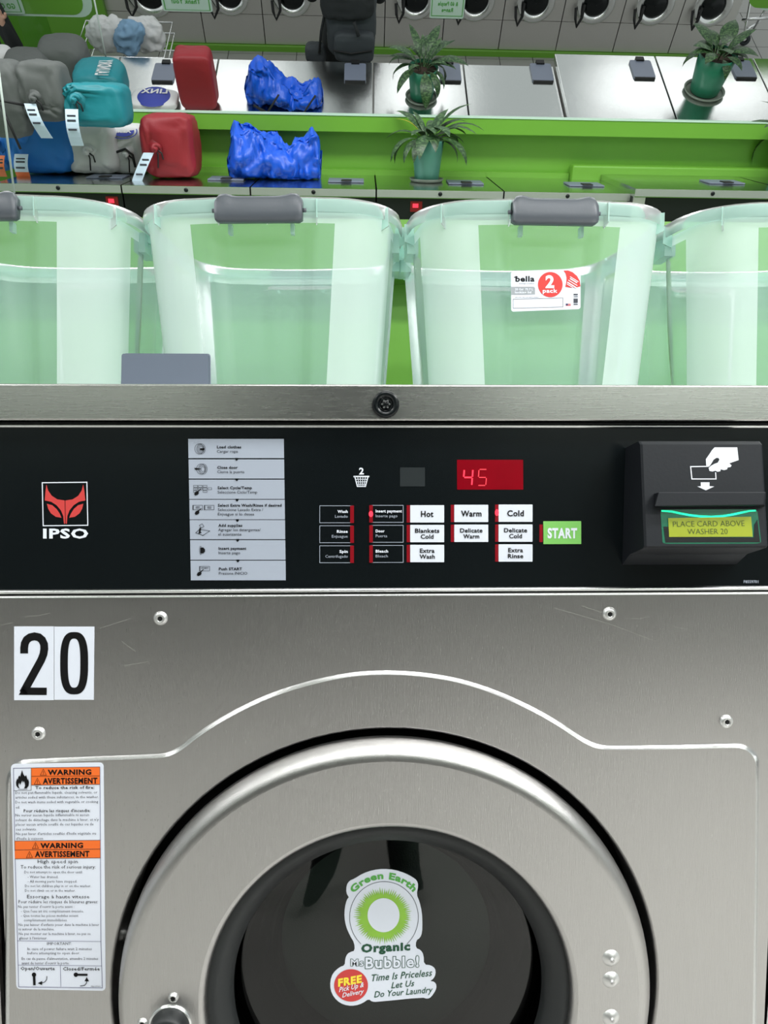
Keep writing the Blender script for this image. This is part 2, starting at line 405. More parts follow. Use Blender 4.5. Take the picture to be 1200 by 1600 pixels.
for bx in (128, 236):
    X, Y = Q(bx, 777); frame_px(s, X, Y, X+15, Y+7, .5, ti, INK); rect(s, X-.3, Y, X+1, Y+7, ti, INK)
    for k in (0, 1): rect(s, X+4.5, Y+2+k*2, X+11, Y+2.8+k*2, ti, INKS)
hand(s, 145, 842)
s.ribbon([Q(*p) for p in ((155, 1035), (190, 1003), (287, 1017), (222, 1060))], .8, ti, INK, closed=True)
s.poly([ti(*Q(*p)) for p in ((180, 1045), (192, 985), (205, 990), (200, 1025), (212, 1035))], INK)
s.ribbon([Q(*p) for p in ((188, 965), (215, 950), (232, 975), (208, 990))], .6, ti, INK, closed=True)
s.poly([ti(*Q(*p)) for p in ((198, 1175), (225, 1172), (242, 1190), (242, 1212), (225, 1228), (198, 1225))], INK)
X, Y = Q(201, 1200); ring(s, X, Y, 1.6, .5, ti, INK, ry=6.5)
X, Y = Q(190, 1350); frame_px(s, X, Y, X+16, Y+7, .5, ti, INK); rect(s, X, Y, X+1.1, Y+7, ti, INK); s.text('START', X+3, X+14, Y+3.6, 2.2, ti, INK, bold=.03); hand(s, 165, 1415)
o = s.build('instruction_label', CP); o['label'] = 'light grey seven-step instruction label'

# status outlines with red bars
for (t, t2, y0, tw, tw2) in (('Wash', 'Lavado', 790.3, 16, 20), ('Rinse', 'Enjuague', 821.5, 17, 25), ('Spin', 'Centrifugado', 852.8, 13, 35)):
    s = MB(); frame_px(s, 499.6, y0, 550, y0+26.5, .8, pf, LABEL); rect(s, 547.2, y0-.3, 553, y0+26.8, pf2, REDW)
    s.text(t, 543.4-tw, 543.4, y0+11, 4.6, pf2, WPRINT, bold=.03); s.text(t2, 543.4-tw2, 543.4, y0+18.6, 4.2, pf2, LABEL)
    s.build('status_indicator', CP)
for (t, t2, y0, tw, tw2, lit) in (('Insert payment', 'Inserte pago', 789.6, 41, 34, 1), ('Door', 'Puerta', 820.8, 14, 18, 0), ('Bleach', 'Bleach', 852.3, 19.5, 19, 0)):
    s = MB(); frame_px(s, 580, y0, 630, y0+26.5, .8, pf, LABEL); rect(s, 577, y0-.3, 582.6, y0+26.8, pf2, REDW)
    s.text(t, 587, 587+tw, y0+11, 4.6, pf2, WPRINT, bold=.03); s.text(t2, 587, 587+tw2, y0+18.6, 4.2, pf2, LABEL)
    if lit:
        disc(s, 579.6, y0+13.5, 3.4, pf3, LEDON, ry=4.6)
    s.build('status_indicator', CP)
# buttons
def button(x0, y0, lines, lit=0, n='button'):
    s = MB(); rect(s, x0, y0, x0+5.6, y0+27, pf, REDW)
    s.plate([pf2(*p) for p in rrect(x0+5.5, y0, x0+58.5, y0+27, .6, 2)], (0, .0006, 0), WHITE)
    cx = x0+32
    if len(lines) == 1: s.text(lines[0][0], cx-lines[0][1]/2, cx+lines[0][1]/2, y0+18, 9.4, pf3, INK, bold=.028, res=3)
    else:
        for k, (l, w_) in enumerate(lines): s.text(l, cx-w_/2, cx+w_/2, y0+12.2+k*9.2, 6.8, pf3, INK, bold=.026, res=3)
    if lit: disc(s, x0+2.8, y0+12.5, 3.0, pf3, LEDON, ry=5.2)
    return s.build(n, CP)
button(635.5, 789.4, [('Hot', 19.5)]); button(635.5, 820.2, [('Blankets', 38), ('Cold', 20)]); button(635.5, 851.4, [('Extra', 23), ('Wash', 24)])
button(704.4, 788.8, [('Warm', 32)]); button(704.4, 819.8, [('Delicate', 35), ('Warm', 25)])
button(773.6, 788.4, [('Cold', 26)], 1); button(773.6, 819.5, [('Delicate', 36), ('Cold', 20)]); button(773.6, 850.6, [('Extra', 23), ('Rinse', 24)])
s = MB(); rect(s, 842.8, 819.5, 848, 847, pf, REDW)
s.plate([pf2(849, 814.5), pf2(908, 814.3), pf2(908.2, 850), pf2(849.2, 850.2)], (0, .0006, 0), GBTN)
s.text('START', 855.5, 901.8, 840.3, 16.2, pf3, WPRINT, bold=.045, res=4); o = s.build('start_button', CP); o['label'] = 'green START button'
# red display
s = MB(); s.plate([pf(714, 718.4), pf(817.4, 718.4), pf(817.6, 765), pf(714.2, 765)], (0, .0004, 0), REDD)
def seg(mb, x, y, w_, h, segs, mp, m, t=2.3, sl=.08):
    A = lambda a, b: (x+a+(h-b)*sl, y+b)
    D = {'a': [(1, 0), (w_-1, 0)], 'g': [(1, h/2), (w_-1, h/2)], 'd': [(1, h), (w_-1, h)], 'f': [(0, 1), (0, h/2-1)], 'b': [(w_, 1), (w_, h/2-1)], 'e': [(0, h/2+1), (0, h-1)], 'c': [(w_, h/2+1), (w_, h-1)]}
    for k in segs: mb.ribbon([A(*p) for p in D[k]], t, mp, m)
seg(s, 723.5, 733.5, 13.5, 25, 'fgbc', pf2, LEDON); seg(s, 746.5, 733.5, 12.5, 25, 'afgcd', pf2, LEDD, 1.6)
for (cx, cy, rx, ry, a0, a1) in ((785, 748, 24, 14, -80, 60), (752, 742, 20, 14, 180, 300)):
    pass
o = s.build('display', CP); o['label'] = 'red display lit with the digits 45'
s = MB(); s.plate([pf(625, 730.5), pf(664, 730.5), pf(664, 760), pf(625, 760)], (0, .0003, 0), mat('smoked_window', rgb(40, 45, 47), .3)); s.build('sensor_window', CP)
s = MB(); s.text('2', 561, 568.6, 741, 10.6, pf, WPRINT, bold=.03)
bk = lambda a, b: (552.4+a, 743+b)
s.ribbon([bk(0, 1.6), bk(24.6, 1.6)], 2.2, pf, WPRINT)
s.ribbon([bk(2, 1.6), bk(6, 17), bk(18.6, 17), bk(22.6, 1.6)], 1.6, pf, WPRINT)
for k in range(1, 5): s.ribbon([bk(2.6+k*4, 2), bk(6+k*2.5, 17)], 1.0, pf, WPRINT)
for k in range(1, 4): s.ribbon([bk(2.6+k*.9, 2+k*3.9), bk(22-k*.9, 2+k*3.9)], 1.0, pf, WPRINT)
o = s.build('basket_symbol', CP); o['label'] = 'white basket symbol under the digit 2'
s = MB(); s.text('F8559701', 1162, 1185, 911, 4.4, pf, LABEL, bold=.02); s.build('part_number', CP)

# ------------------------------------------------------------------ card reader
ya, yb = -.036, -.051
zA, zB = Z(692.5, ya), Z(857, yb)
def RP(off=0.):                      # pixel -> slanted reader face, lifted off by off
    n = Vector((0, -(zA-zB), (ya-yb))).normalized()
    if n.y > 0: n = -n
    p0 = Vector((0, ya, zA))+n*off
    def f(px, py):
        d = ray(px, py); t = (p0-EYE).dot(n)/d.dot(n); return EYE+d*t
    return f
rl, rr = P(1002, 700, ya).x, P(1190.5, 700, ya).x
s = MB()
prof = [(YF+.0002, Z(700, 0)), (ya+.004, zA+.0015), (ya, zA-.001), (yb, zB+.001), (yb+.002, zB-.001), (-.020, zB-.010), (YF+.0002, Z(884))]
n = len(prof); vs = []
xs = [(rl-.0006, 1), (rl+.001, 0), (rr-.001, 0), (rr+.0006, 1)]
for x, ins in xs: vs += [Vector((x+(.0 if 1 else 0), y+(.0012 if ins and y < -.01 else 0), z)) for y, z in prof]
fs = [tuple(range(n))[::-1], tuple(range(3*n, 4*n))]
for j in range(3):
    for i in range(n): fs.append((j*n+i, j*n+(i+1) % n, (j+1)*n+(i+1) % n, (j+1)*n+i))
s.add(vs, fs, READER)
CRD = s.build('card_reader', WASH); CRD['label'] = 'black contactless card reader box with lit text screen'
r1, r2, r3, r4 = RP(.0003), RP(.0006), RP(.0009), RP(.0012)
g = lambda f: (lambda x, y: f(940+x/4.615, 660+y/4.615))
# lip above the screen
s = MB(); p = [RP(0)(940+a/4.615, 660+b/4.615) for a, b in ((378, 512), (1186, 502), (1180, 606), (378, 608))]
o_ = [RP(.009)(940+a/4.615, 660+b/4.615) for a, b in ((412, 503), (1182, 501), (1168, 596), (382, 606))]
s.add(p+o_, [(4, 5, 6, 7), (0, 1, 5, 4), (1, 2, 6, 5), (2, 3, 7, 6), (3, 0, 4, 7)], READER); bevel(s.build('card_shelf', CRD), .0006)
s = MB(); hp = [(815, 180), (978, 180), (988, 272), (920, 295), (937, 310), (930, 322), (908, 325), (905, 338), (884, 344), (858, 338), (856, 352), (836, 356), (820, 348), (800, 354), (778, 350), (772, 328), (790, 312), (812, 300), (838, 290), (850, 268), (842, 256), (826, 256), (806, 270), (792, 296), (776, 318), (755, 318), (752, 265), (780, 225), (796, 200)]
s.poly([g(r1)(*p) for p in hp], WPRINT)
s.ribbon([(770, 317), (642, 319), (651, 408), (825, 408), (822, 360)], 7, g(r1), WPRINT)
s.poly([g(r1)(*p) for p in ((715, 432), (778, 432), (778, 460), (812, 462), (752, 490), (690, 462), (716, 460))], WPRINT)
o = s.build('tap_card_symbol', CRD); o['label'] = 'white symbol of a hand lowering a card'
s = MB(); quad = lambda u, v: g(r1)(425+(700+u*0)*u+v*(1-u)*14+u*v*26, 627+v*247)
def QM(f, c):   # bilinear from unit square to zoomed pixels
    (x0, y0), (x1, y1), (x2, y2), (x3, y3) = c
    return lambda u, v: g(f)((1-u)*(1-v)*x0+u*(1-v)*x1+u*v*x2+(1-u)*v*x3, (1-u)*(1-v)*y0+u*(1-v)*y1+u*v*y2+(1-u)*v*y3)
scr = QM(r1, ((424, 628), (1122, 626), (1152, 874), (440, 876)))
pts = rrect(0, 0, 1, 1, .06, 4); s.poly([scr(*p) for p in pts], GLOWD)
cc = QM(r2, ((424, 628), (1122, 626), (1152, 874), (440, 876)))
curve = [(.01, .03), (.06, .04), (.12, .06), (.2, .11), (.3, .165), (.4, .2), (.52, .215), (.64, .195), (.74, .15), (.84, .09), (.92, .04), (.985, .03)]
vs = [cc(u, v-.028+ (0 if v > .05 else .012)) for u, v in curve]+[cc(u, v+.034) for u, v in curve]; n = len(curve)
s.add(vs, [(i, i+1, n+i+1, n+i) for i in range(n-1)], GLOW)
s.poly([cc(*p) for p in ((.02, .5), (.08, .5), (.09, .8), (.93, .82), (.95, .45), (.99, .3), (.99, .96), (.03, .96))], BLACK)
lc_ = ((480, 690), (1078, 680), (1090, 824), (487, 826))
lq = QM(r3, lc_); s.poly([lq(*p) for p in ((0, 0), (1, 0), (1, 1), (0, 1))], LCD)
lt = QM(r4, lc_)
# dot-matrix style text strokes
s.text('PLACE CARD ABOVE', .055, .915, .46, .27, lt, LCDINK, bold=-.012)
s.text('WASHER 20', .225, .705, .86, .27, lt, LCDINK, bold=-.012)
o = s.build('screen', CRD); o['label'] = 'yellow-green text screen under a glowing green strip'
s = MB(); u0 = P(1032, 877, -.047); 
def under(px, py):
    a_ = Vector((0, yb+.002, zB-.001)); b_ = Vector((0, -.020, zB-.010)); nn = Vector((0, (b_.z-a_.z), -(b_.y-a_.y))).normalized()
    if nn.z > 0: nn = -nn
    p0 = a_+nn*.0004; d = ray(px, py); t = (p0-EYE).dot(nn)/d.dot(nn); return EYE+d*t
s.poly([under(*p) for p in ((1042, 870.5), (1140, 870), (1128, 876.5), (1032, 877))], LABEL)
s.ribbon([(1042, 873.8), (1126, 873.2)], 2.6, lambda a, b: under(a, b)+Vector((0, 0, -.0002)), INKS); s.build('serial_sticker', CRD)

# ------------------------------------------------------------------ front panel with raised arch
zF = Z(931.5)
arc = []
cxA, cyA, RA = 603, 1556, 510
def flt(cx, cy, r, a0, a1, n=8): return [(cx+r*cos(radians(a0+(a1-a0)*k/n)), cy+r*sin(radians(a0+(a1-a0)*k/n))) for k in range(n+1)]
left = [(8, 1760), (8, 1225)] + flt(45, 1222, 36, 185, 268, 6)+[(130, 1182.5), (248, 1178), ] + [(262, 1176), (276, 1169.5), (290, 1159)]
aL = [(cxA+RA*cos(radians(t)), cyA+RA*sin(radians(t))) for t in [228+(311-228)*k/40 for k in range(41)]]
right = [(925, 1160), (938, 1164), (952, 1165.3), (1040, 1164.4), (1145, 1162)]+flt(1152, 1198, 36, -88, -5, 6)+[(1187, 1300), (1180, 1760)]
# arch points: fitted to the photo
archp = [(300, 1151), (320, 1136.5), (345, 1121), (380, 1102), (415, 1086), (450, 1073.5), (492, 1061.5), (540, 1051.5), (583, 1047.6), (625, 1047.6), (680, 1052.5), (730, 1063), (780, 1080), (830, 1103), (870, 1125), (905, 1149)]
def smoothp(p, it=2):
    for _ in range(it):
        q_ = [p[0]]
        for a, b in zip(p, p[1:]): q_ += [(a[0]*.75+b[0]*.25, a[1]*.75+b[1]*.25), (a[0]*.25+b[0]*.75, a[1]*.25+b[1]*.75)]
        p = q_+[p[-1]]
    return p
out = smoothp(left+archp+right, 2)
def inset(p, d):
    r = []
    for i in range(len(p)):
        a = p[max(0, i-1)]; b = p[min(len(p)-1, i+1)]; dx, dy = b[0]-a[0], b[1]-a[1]; l = hypot(dx, dy)
        r.append((p[i][0]-dy/l*d, p[i][1]+dx/l*d))
    return r
inn = inset(out, 6.5)
OUT = [P(*p, 0) for p in out]; MID = [P(*p, -.0018) for p in inset(out, 2.2)]; INN = [P(*p, Y_IN) for p in inn]
for L_ in (OUT, MID, INN): L_[0].z = L_[-1].z = .12
s = MB()
n = len(OUT)
outer = [Vector((XL, 0, .12)), Vector((XL, 0, zF)), Vector((XR, 0, zF)), Vector((XR, 0, .12))]
s.poly([Vector((XL, 0, .12)), Vector((XL, 0, zF)), Vector((XR, 0, zF)), Vector((XR, 0, .12))]+OUT[::-1], STEEL)
k0 = len(s.v)
s.add(OUT+MID+INN, [(i, i+1, n+i+1, n+i) for i in range(n-1)]+[(n+i, n+i+1, 2*n+i+1, 2*n+i) for i in range(n-1)], POLISH, True)
circ = [Vector((hc.x+HR*cos(2*pi*k/96), Y_IN, hc.z+HR*sin(2*pi*k/96))) for k in range(96)]
s.poly(INN, STEEL, loops=[circ])
s.lathe((hc.x, 0, hc.z), [(HR, Y_IN), (HR-.0018, Y_IN+.0008), (HR-.0026, Y_IN+.004), (HR-.0026, .05)], STEEL, n=96)
# rolled top edge
vs = []
for k in range(7):
    t = radians(90*k/6); vs += [(XL, .003-.003*cos(t), zF+.0024*sin(t)), (XR, .003-.003*cos(t), zF+.0024*sin(t))]
s.add(vs+[(XL, .012, zF+.0024), (XR, .012, zF+.0024)], [(2*k, 2*k+1, 2*k+3, 2*k+2) for k in range(7)], POLISH, True)
SCR = mat('scratched_steel', rgb(176, 176, 170), .5, .6)
for l in (((190, 1002), (201, 1010), (212, 1018)), ((866, 950), (905, 961), (950, 974), (1030, 1004)), ((1045, 978), (1076, 983)), ((985, 966), (1000, 967), (1008, 964)), ((155, 982), (180, 974), (205, 966)), ((1120, 980), (1132, 991), (1140, 998)), ((910, 947), (940, 957)), ((40, 963), (60, 962), (78, 958)), ((0, 977), (20, 973)), ((195, 1040), (212, 1037), (232, 1034))):
    s.ribbon(list(l), .55, pm(-.0001), SCR)
FP = s.build('front_panel', WASH)
# dark cavity behind the door
s = MB(); s.lathe((hc.x, 0, hc.z), [(HR+.01, .03), (HR+.01, .098)], VOID, n=64); s.lathe((hc.x, 0, hc.z), [(HR+.01, .098), (.12, .098)], VOID, n=64)
s.lathe((hc.x, 0, hc.z), [(.17, .05), (.205, .045), (.205, .098)], RUBBER, n=64)
h = P(206, 1452, .03); s.lathe(h, [(0, -.012), (.004, -.012), (.005, -.006), (.004, .02)], POLISH, n=20)
hb = P(195, 1510, .04); s.box((hb.x-.004, .03, hb.z-.03), (hb.x+.004, .06, hb.z+.03), STEEL)
s.build('door_opening', WASH)
# screws (torx button heads)
def screw(px, py, y, r=.0058, parent=WASH):
    c = P(px, py, y); s = MB()
    s.lathe(c, [(.0018, -.0018), (.0026, -.0031), (r*.75, -.0024), (r, -.0008), (r*1.02, .0005)], SATIN, n=28)
    star = [(c.x+(.0021 if k % 2 else .0013)*cos(k*pi/6), c.y-.0029, c.z+(.0021 if k % 2 else .0013)*sin(k*pi/6)) for k in range(12)]
    s.poly(star, VOID); s.add([(c.x+.0019*cos(k*pi/8), c.y-.0018, c.z+.0019*sin(k*pi/8)) for k in range(16)], [tuple(range(16))], VOID)
    return s.build('screw', parent)
for p in ((251, 966), (952, 959), (60.5, 1146), (1134.5, 1127)): screw(*p, 0.)

# number sticker
s = MB(); fm = pm(-.0003); f2 = pm(-.0005)
for a, b, c, d in (((22, 979), (84, 979), (84, 1094), (22, 1094)), ((84.9, 979.3), (147.3, 979.3), (146.3, 1093.4), (85, 1093.4))): s.plate([fm(*a), fm(*b), fm(*c), fm(*d)], (0, .0003, 0), WHITE)
q = lambda x, y: f2(x/4, 930+y/4)
s.poly([q(*p) for p in ((117, 623), (292, 624), (292, 578), (190, 577), (150, 566))], INK)
s.ribbon([(151, 364), (151, 330), (155, 302), (167, 278), (188, 263), (215, 257), (243, 263), (263, 280), (275, 306), (277, 335), (272, 368), (258, 404), (235, 446), (160, 582), (143, 612)], 49, q, INK)
def ov(x0, y0, x1, y1, e=.72, n=48):
    cx, cy, a, b = (x0+x1)/2, (y0+y1)/2, (x1-x0)/2, (y1-y0)/2
    return [(cx+a*math.copysign(abs(cos(t))**e, cos(t)), cy+b*math.copysign(abs(sin(t))**e, sin(t))) for t in [2*pi*k/n for k in range(n)]]
O1, O2 = ov(376, 230, 551, 620), ov(424, 271, 502, 578)
s.add([q(*p) for p in O1]+[q(*p) for p in O2], [(i, (i+1) % 48, 48+(i+1) % 48, 48+i) for i in range(48)], INK)
o = s.build('number_sticker', WASH); o['label'] = 'white sticker with black number 20'

# warning label -------------------------------------------------------
s = MB(); YW = Y_IN-.0003
k = 1/6.6667
W1 = lambda x, y: P(x*k, 1180+y*k, YW-.0003); W2 = lambda x, y: P(x*k, 1370+y*k, YW-.0003)
W0 = lambda x, y: P(x*k, 1180+y*k, YW)
def skew(u, v): # unit square to the slightly tilted label
    (x0, y0), (x1, y1), (x2, y2), (x3, y3) = (112, 92), (1078, 78), (1100, 2455), (170, 2436)
    return ((1-u)*(1-v)*x0+u*(1-v)*x1+u*v*x2+(1-u)*v*x3, (1-u)*(1-v)*y0+u*(1-v)*y1+u*v*y2+(1-u)*v*y3)
rp = [(u, v) for u, v in rrect(0, 0, 1, 1, .045, 5)]
rp = [(u, v*1.0 if True else v) for u, v in rp]
def fix(u, v):  # rounded corners in both directions alike (label is 2.45x taller)
    return u, v
cor = []
for (cx, cy, a) in ((.955, .0185, -90), (.955, .9815, 0), (.045, .9815, 90), (.045, .0185, 180)):
    for j in range(6):
        t = radians(a+18*j); cor.append((cx+.045*cos(t), cy+.0185*sin(t)))
s.plate([W0(*skew(*p)) for p in cor], (0, .0003, 0), WHITE)
s.ribbon([(140, 136), (1040, 122), (1045, 885), (1052, 1970), (1066, 2425), (194, 2414), (182, 1936), (152, 893)], 5, W1, INKV, closed=True)
W1b = lambda x, y: P(x*k, 1180+y*k, YW-.00045)
for c in (((325, 131), (1040, 122), (1041, 213), (325, 219)), ((325, 221), (1041, 217), (1041, 303), (325, 312)), ((150, 896), (1045, 888), (1045, 975), (152, 985)), ((152, 990), (1045, 980), (1046, 1068), (155, 1078))):
    s.poly([W1(*p) for p in c], ORANGE)
for c in (((325, 220), (1041, 215)), ((325, 131), (325, 368)), ((140, 370), (325, 366)), ((152, 988), (1045, 978)), ((325, 312), (1041, 304)), ((155, 1080), (1046, 1070)), ((152, 893), (1045, 885))):
    s.ribbon(list(c), 4, W1b, INK)
W2b = lambda x, y: P(x*k, 1370+y*k, YW-.00045)
for c in (((182, 667), (1055, 674)), ((190, 920), (1060, 928)), ((628, 924), (634, 1145))): s.ribbon(list(c), 4, W2b, INKV)
def tri(cx, cy, h, W=W1b):
    s.ribbon([(cx, cy-h), (cx+h*.5, cy), (cx-h*.5, cy)], 4, W, INK, closed=True); s.ribbon([(cx, cy-h*.68), (cx, cy-h*.25)], 5, W, INK); rect(s, cx-3, cy-h*.18, cx+3, cy-h*.1, W, INK)
tri(451, 208, 64); tri(389, 303, 64); tri(369, 972, 64); tri(307, 1066, 64)
for t, a, b, y, c in (('WARNING', 497, 952, 204, 56), ('AVERTISSEMENT', 446, 1015, 297, 62), ('WARNING', 420, 866, 968, 56), ('AVERTISSEMENT', 364, 932, 1060, 62)):
    s.text(t, a, b, y, c, W1b, INK, bold=.04, res=2, slope=-.008)
fl = [(230, 156), (244, 200), (262, 222), (272, 206), (282, 240), (290, 262), (292, 240), (302, 280), (298, 320), (278, 345), (250, 347), (262, 320), (258, 290), (248, 268), (240, 290), (232, 262), (218, 292), (212, 310), (200, 286), (190, 312), (196, 332), (208, 347), (186, 340), (170, 316), (166, 285), (172, 262), (180, 240), (186, 256), (192, 224), (204, 210), (210, 226), (218, 196)]
s.poly([W1b(*p) for p in fl], INK); s.ribbon([(188, 356), (286, 354)], 4, W1b, INK)
for t, a, b, y, c, bd in (('To reduce the risk of fire:', 368, 984, 354, 32, .02), ('Do not put flammable liquids, cleaning solvents, or', 160, 1014, 404, 27, 0), ('articles soiled with these substances, in the washer.', 160, 1028, 452, 27, 0), ('Do not wash items soiled with vegetable or cooking', 160, 1022, 502, 27, 0), ('oil.', 163, 208, 556, 27, 0),
                       ('Pour réduire les risques d\'incendie:', 247, 942, 595, 32, .012), ('Ne verser aucun liquide inflammable ni aucun', 160, 928, 638, 27, 0), ('solvant de détachage dans la machine à laver, et n\'y', 162, 1028, 688, 27, 0), ('placer aucun article souillé de ces liquides ou de', 163, 974, 735, 27, 0), ('ces solvants.', 165, 383, 785, 27, 0), ('Ne pas laver d\'articles souillés d\'huile végétale ou', 165, 1000, 832, 27, 0), ('d\'huile à cuisson', 167, 448, 882, 27, 0),
                       ('High speed spin', 392, 810, 1125, 36, 0), ('To reduce the risk of serious injury:', 214, 996, 1180, 34, 0), ('Do not attempt to open the door until:', 254, 860, 1230, 26, 0), ('- Water has drained.', 288, 606, 1280, 26, 0), ('- All moving parts have stopped.', 288, 803, 1327, 26, 0)):
    s.text(t, a, b, y, c, W1b, INK if bd or c > 30 else INKS, bold=bd, res=1, slope=-.006 if y < 900 else 0)
for t, a, b, y, c in (('Do not let children play in or on the washer.', 260, 948, 108, 26), ('Do not climb on or in the washer.', 260, 786, 156, 26), ('Essorage à haute vitesse', 282, 930, 224, 36), ('Pour réduire les risques de blesures graves:', 193, 1020, 276, 33), ('Ne pas tenter d\'ouvrir la porte avant :', 187, 773, 324, 27), ('- Que l\'eau ait été complètement évacuée.', 218, 872, 371, 27), ('- Que toutes les pièces mobiles soient', 218, 815, 418, 27), ('complètement immobilisées.', 248, 702, 464, 27), ('Ne pas laisser d\'enfants jouer dans la machine à laver', 193, 1032, 512, 27), ('ni autour de la machine.', 195, 566, 558, 27), ('Ne pas monter sur la machine à laver, ne pas se', 196, 943, 606, 27), ('glisser à l\'intérieur.', 199, 494, 652, 27),
                    ('IMPORTANT:', 490, 748, 710, 28), ('In case of power failure wait 2 minutes', 286, 955, 764, 27), ('before attempting to open door.', 286, 832, 808, 27), ('En cas de panne d\'alimentation, attendre 2 minutes', 225, 1022, 866, 28), ('avant de tenter d\'ouvrir la porte.', 226, 722, 912, 28), ('Open/Ouverte', 214, 572, 972, 36), ('Closed/Fermée', 654, 1040, 976, 36), ('F8607901', 948, 1044, 1150, 14)):
    s.text(t, a, b, y, c, W2b, INK if c > 32 else INKS, bold=.015 if 'Ouv' in t or 'Ferm' in t else 0, res=1)
disc(s, 354, 1020, 23, W2b, INK); s.ribbon([(354, 1020), (359, 1130)], 26, W2b, INK)
disc(s, 790, 1020, 23, W2b, INK); s.ribbon([(790, 1020), (912, 1021)], 22, W2b, INK)
s.ribbon([(488, 1035), (486, 1070), (468, 1095), (436, 1107)], 7, W2b, INK); s.poly([W2b(*p) for p in ((392, 1108), (440, 1086), (438, 1128))], INK)
s.ribbon([(905, 1085), (900, 1110), (880, 1132), (835, 1138)], 7, W2b, INK); s.poly([W2b(*p) for p in ((903, 1045), (928, 1090), (880, 1088))], INK)
o = s.build('warning_label', WASH); o['label'] = 'white and orange warning label in English and French'

# ------------------------------------------------------------------ door
DR = (P(1016, 1600, -.012).x-P(190, 1600, -.012).x)/2; dc = P(604, 1154, -.012); dc.z -= DR
IR = (P(608+289, 1600, Y_DOOR).x-P(608-287, 1600, Y_DOOR).x)/2; ic = P(609, 1294, Y_DOOR); ic.z -= IR
DOOR = bpy.data.objects.new('door', None)
s = MB()
prof = [(DR-.008, .0), (DR-.002, .0), (DR, -.006), (DR-.0002, -.012), (DR-.002, -.0185), (DR-.0055, -.0235), (DR-.0095, -.0258), (DR-.014, -.0262)]
s.lathe((dc.x, 0, dc.z), prof, STEELD, n=128)
nA = 128
o1 = [Vector((dc.x+(DR-.014)*cos(2*pi*i/nA), -.0262, dc.z+(DR-.014)*sin(2*pi*i/nA))) for i in range(nA)]
i1 = [Vector((ic.x+(IR+.0045)*cos(2*pi*i/nA), -.0262, ic.z+(IR+.0045)*sin(2*pi*i/nA))) for i in range(nA)]
s.add(o1+i1, [(i, (i+1) % nA, nA+(i+1) % nA, nA+i) for i in range(nA)], STEELD)
s.lathe((ic.x, 0, ic.z), [(IR+.0045, -.0262), (IR+.002, -.0255), (IR, -.0235), (IR-.001, -.019), (IR-.001, -.004)], STEELD, n=128)
DOOR = s.build('door', WASH); DOOR['label'] = 'round stainless steel door ring'
s = MB()
s.lathe((ic.x, 0, ic.z), [(IR-.0008, -.017), (IR-.006, -.0185), (IR-.010, -.0165), (IR-.019, -.010), (IR-.021, -.004), (IR-.021, .0)], RUBBER, n=128)
s.build('door_gasket', DOOR)
s = MB()
gr = IR-.020
s.lathe((ic.x, 0, ic.z), [(gr+.001, .0135), (gr-.004, .0128), (gr*.6, .0126), (gr*.3, .0125), (.0005, .0125)], DOORG, n=128)
o = s.build('door_glass', DOOR); o['label'] = 'dark bowl-shaped door glass'
DRUM = steel('drum_steel', (.16, .19, .17), .35, (4, 4, 4), wave=.004)
s = MB()
s.lathe((ic.x, 0, ic.z), [(gr+.02, .05), (gr+.015, .095), (gr-.01, .099)], RUBBER, n=96)
s.lathe((ic.x, 0, ic.z), [(.135, .0685), (.10, .0665), (.0005, .0660)], DRUM, n=96)
s.build('drum', WASH)
s = MB(); s.lathe((ic.x, 0, ic.z), [(gr, .015), (gr-.006, .022), (gr-.008, .028), (gr-.014, .030), (gr-.016, .040), (gr-.024, .043), (gr-.028, .052), (.106, .060), (.100, .064)], mat('bowl_rim', rgb(34, 38, 38), .18, 0, .1, coat=.4), n=128)
s.build('glass_bowl', DOOR)
# rivets
for y in (1497, 1531, 1590):
    c = P(954.5, y, -.0262); s = MB(); s.lathe(c, [(.0004, -.0034), (.003, -.0030), (.0052, -.0018), (.0072, -.0004), (.0077, .0004)], SATIN, n=32, caps=(True, False)); s.build('rivet', DOOR)
for p in ((271, 1558), (223, 1598)): screw(*p, -.0262, .0043, DOOR)
# handle pivot
c = P(265, 1606, -.030); s = MB()
s.lathe(c, [(.0005, -.012), (.0135, -.012), (.0155, -.0105), (.0160, -.006), (.0163, .004)], RUBBER, n=48)
s.lathe(c, [(.0163, .001), (.0175, .001), (.0180, .004)], POLISH, n=48)
s.tube([c+Vector((0, -.004, 0)), c+Vector((0.0, -.016, -.03)), c+Vector((.0, -.022, -.07)), c+Vector((0, -.022, -.12))], [.013, .013, .011, .009], RUBBER, n=16)
o = s.build('door_handle', DOOR); o['label'] = 'black knob of the door handle'

# ------------------------------------------------------------------ sticker on the glass
YS = .012
sm = pm(YS); s1 = pm(YS-.0003); s2 = pm(YS-.0005); s3 = pm(YS-.0007)
q0 = lambda x, y: sm(500+x/6, 1340+y/6); q1 = lambda x, y: s1(500+x/6, 1340+y/6); q2 = lambda x, y: s2(500+x/6, 1340+y/6); q3 = lambda x, y: s3(500+x/6, 1340+y/6)
ol = [(270, 372), (246, 330), (248, 262), (275, 218), (320, 200), (400, 150), (500, 116), (600, 106), (700, 116), (800, 148), (870, 186), (908, 215), (922, 260), (905, 345), (935, 420), (955, 510), (960, 600), (958, 700), (940, 750), (900, 778), (898, 850), (945, 868), (972, 915), (975, 1005), (1040, 1012), (1080, 1040), (1085, 1090), (1065, 1135), (1030, 1158), (1075, 1168), (1094, 1200), (1085, 1245), (1040, 1310), (1005, 1325), (960, 1310), (540, 1352), (490, 1352), (455, 1325), (400, 1365), (330, 1388), (260, 1388), (190, 1365), (130, 1310), (98, 1240), (95, 1160), (120, 1085), (180, 1030), (232, 1012), (236, 950), (255, 905), (290, 885), (325, 876), (322, 800), (280, 730), (245, 650), (228, 560), (232, 470), (250, 400)]
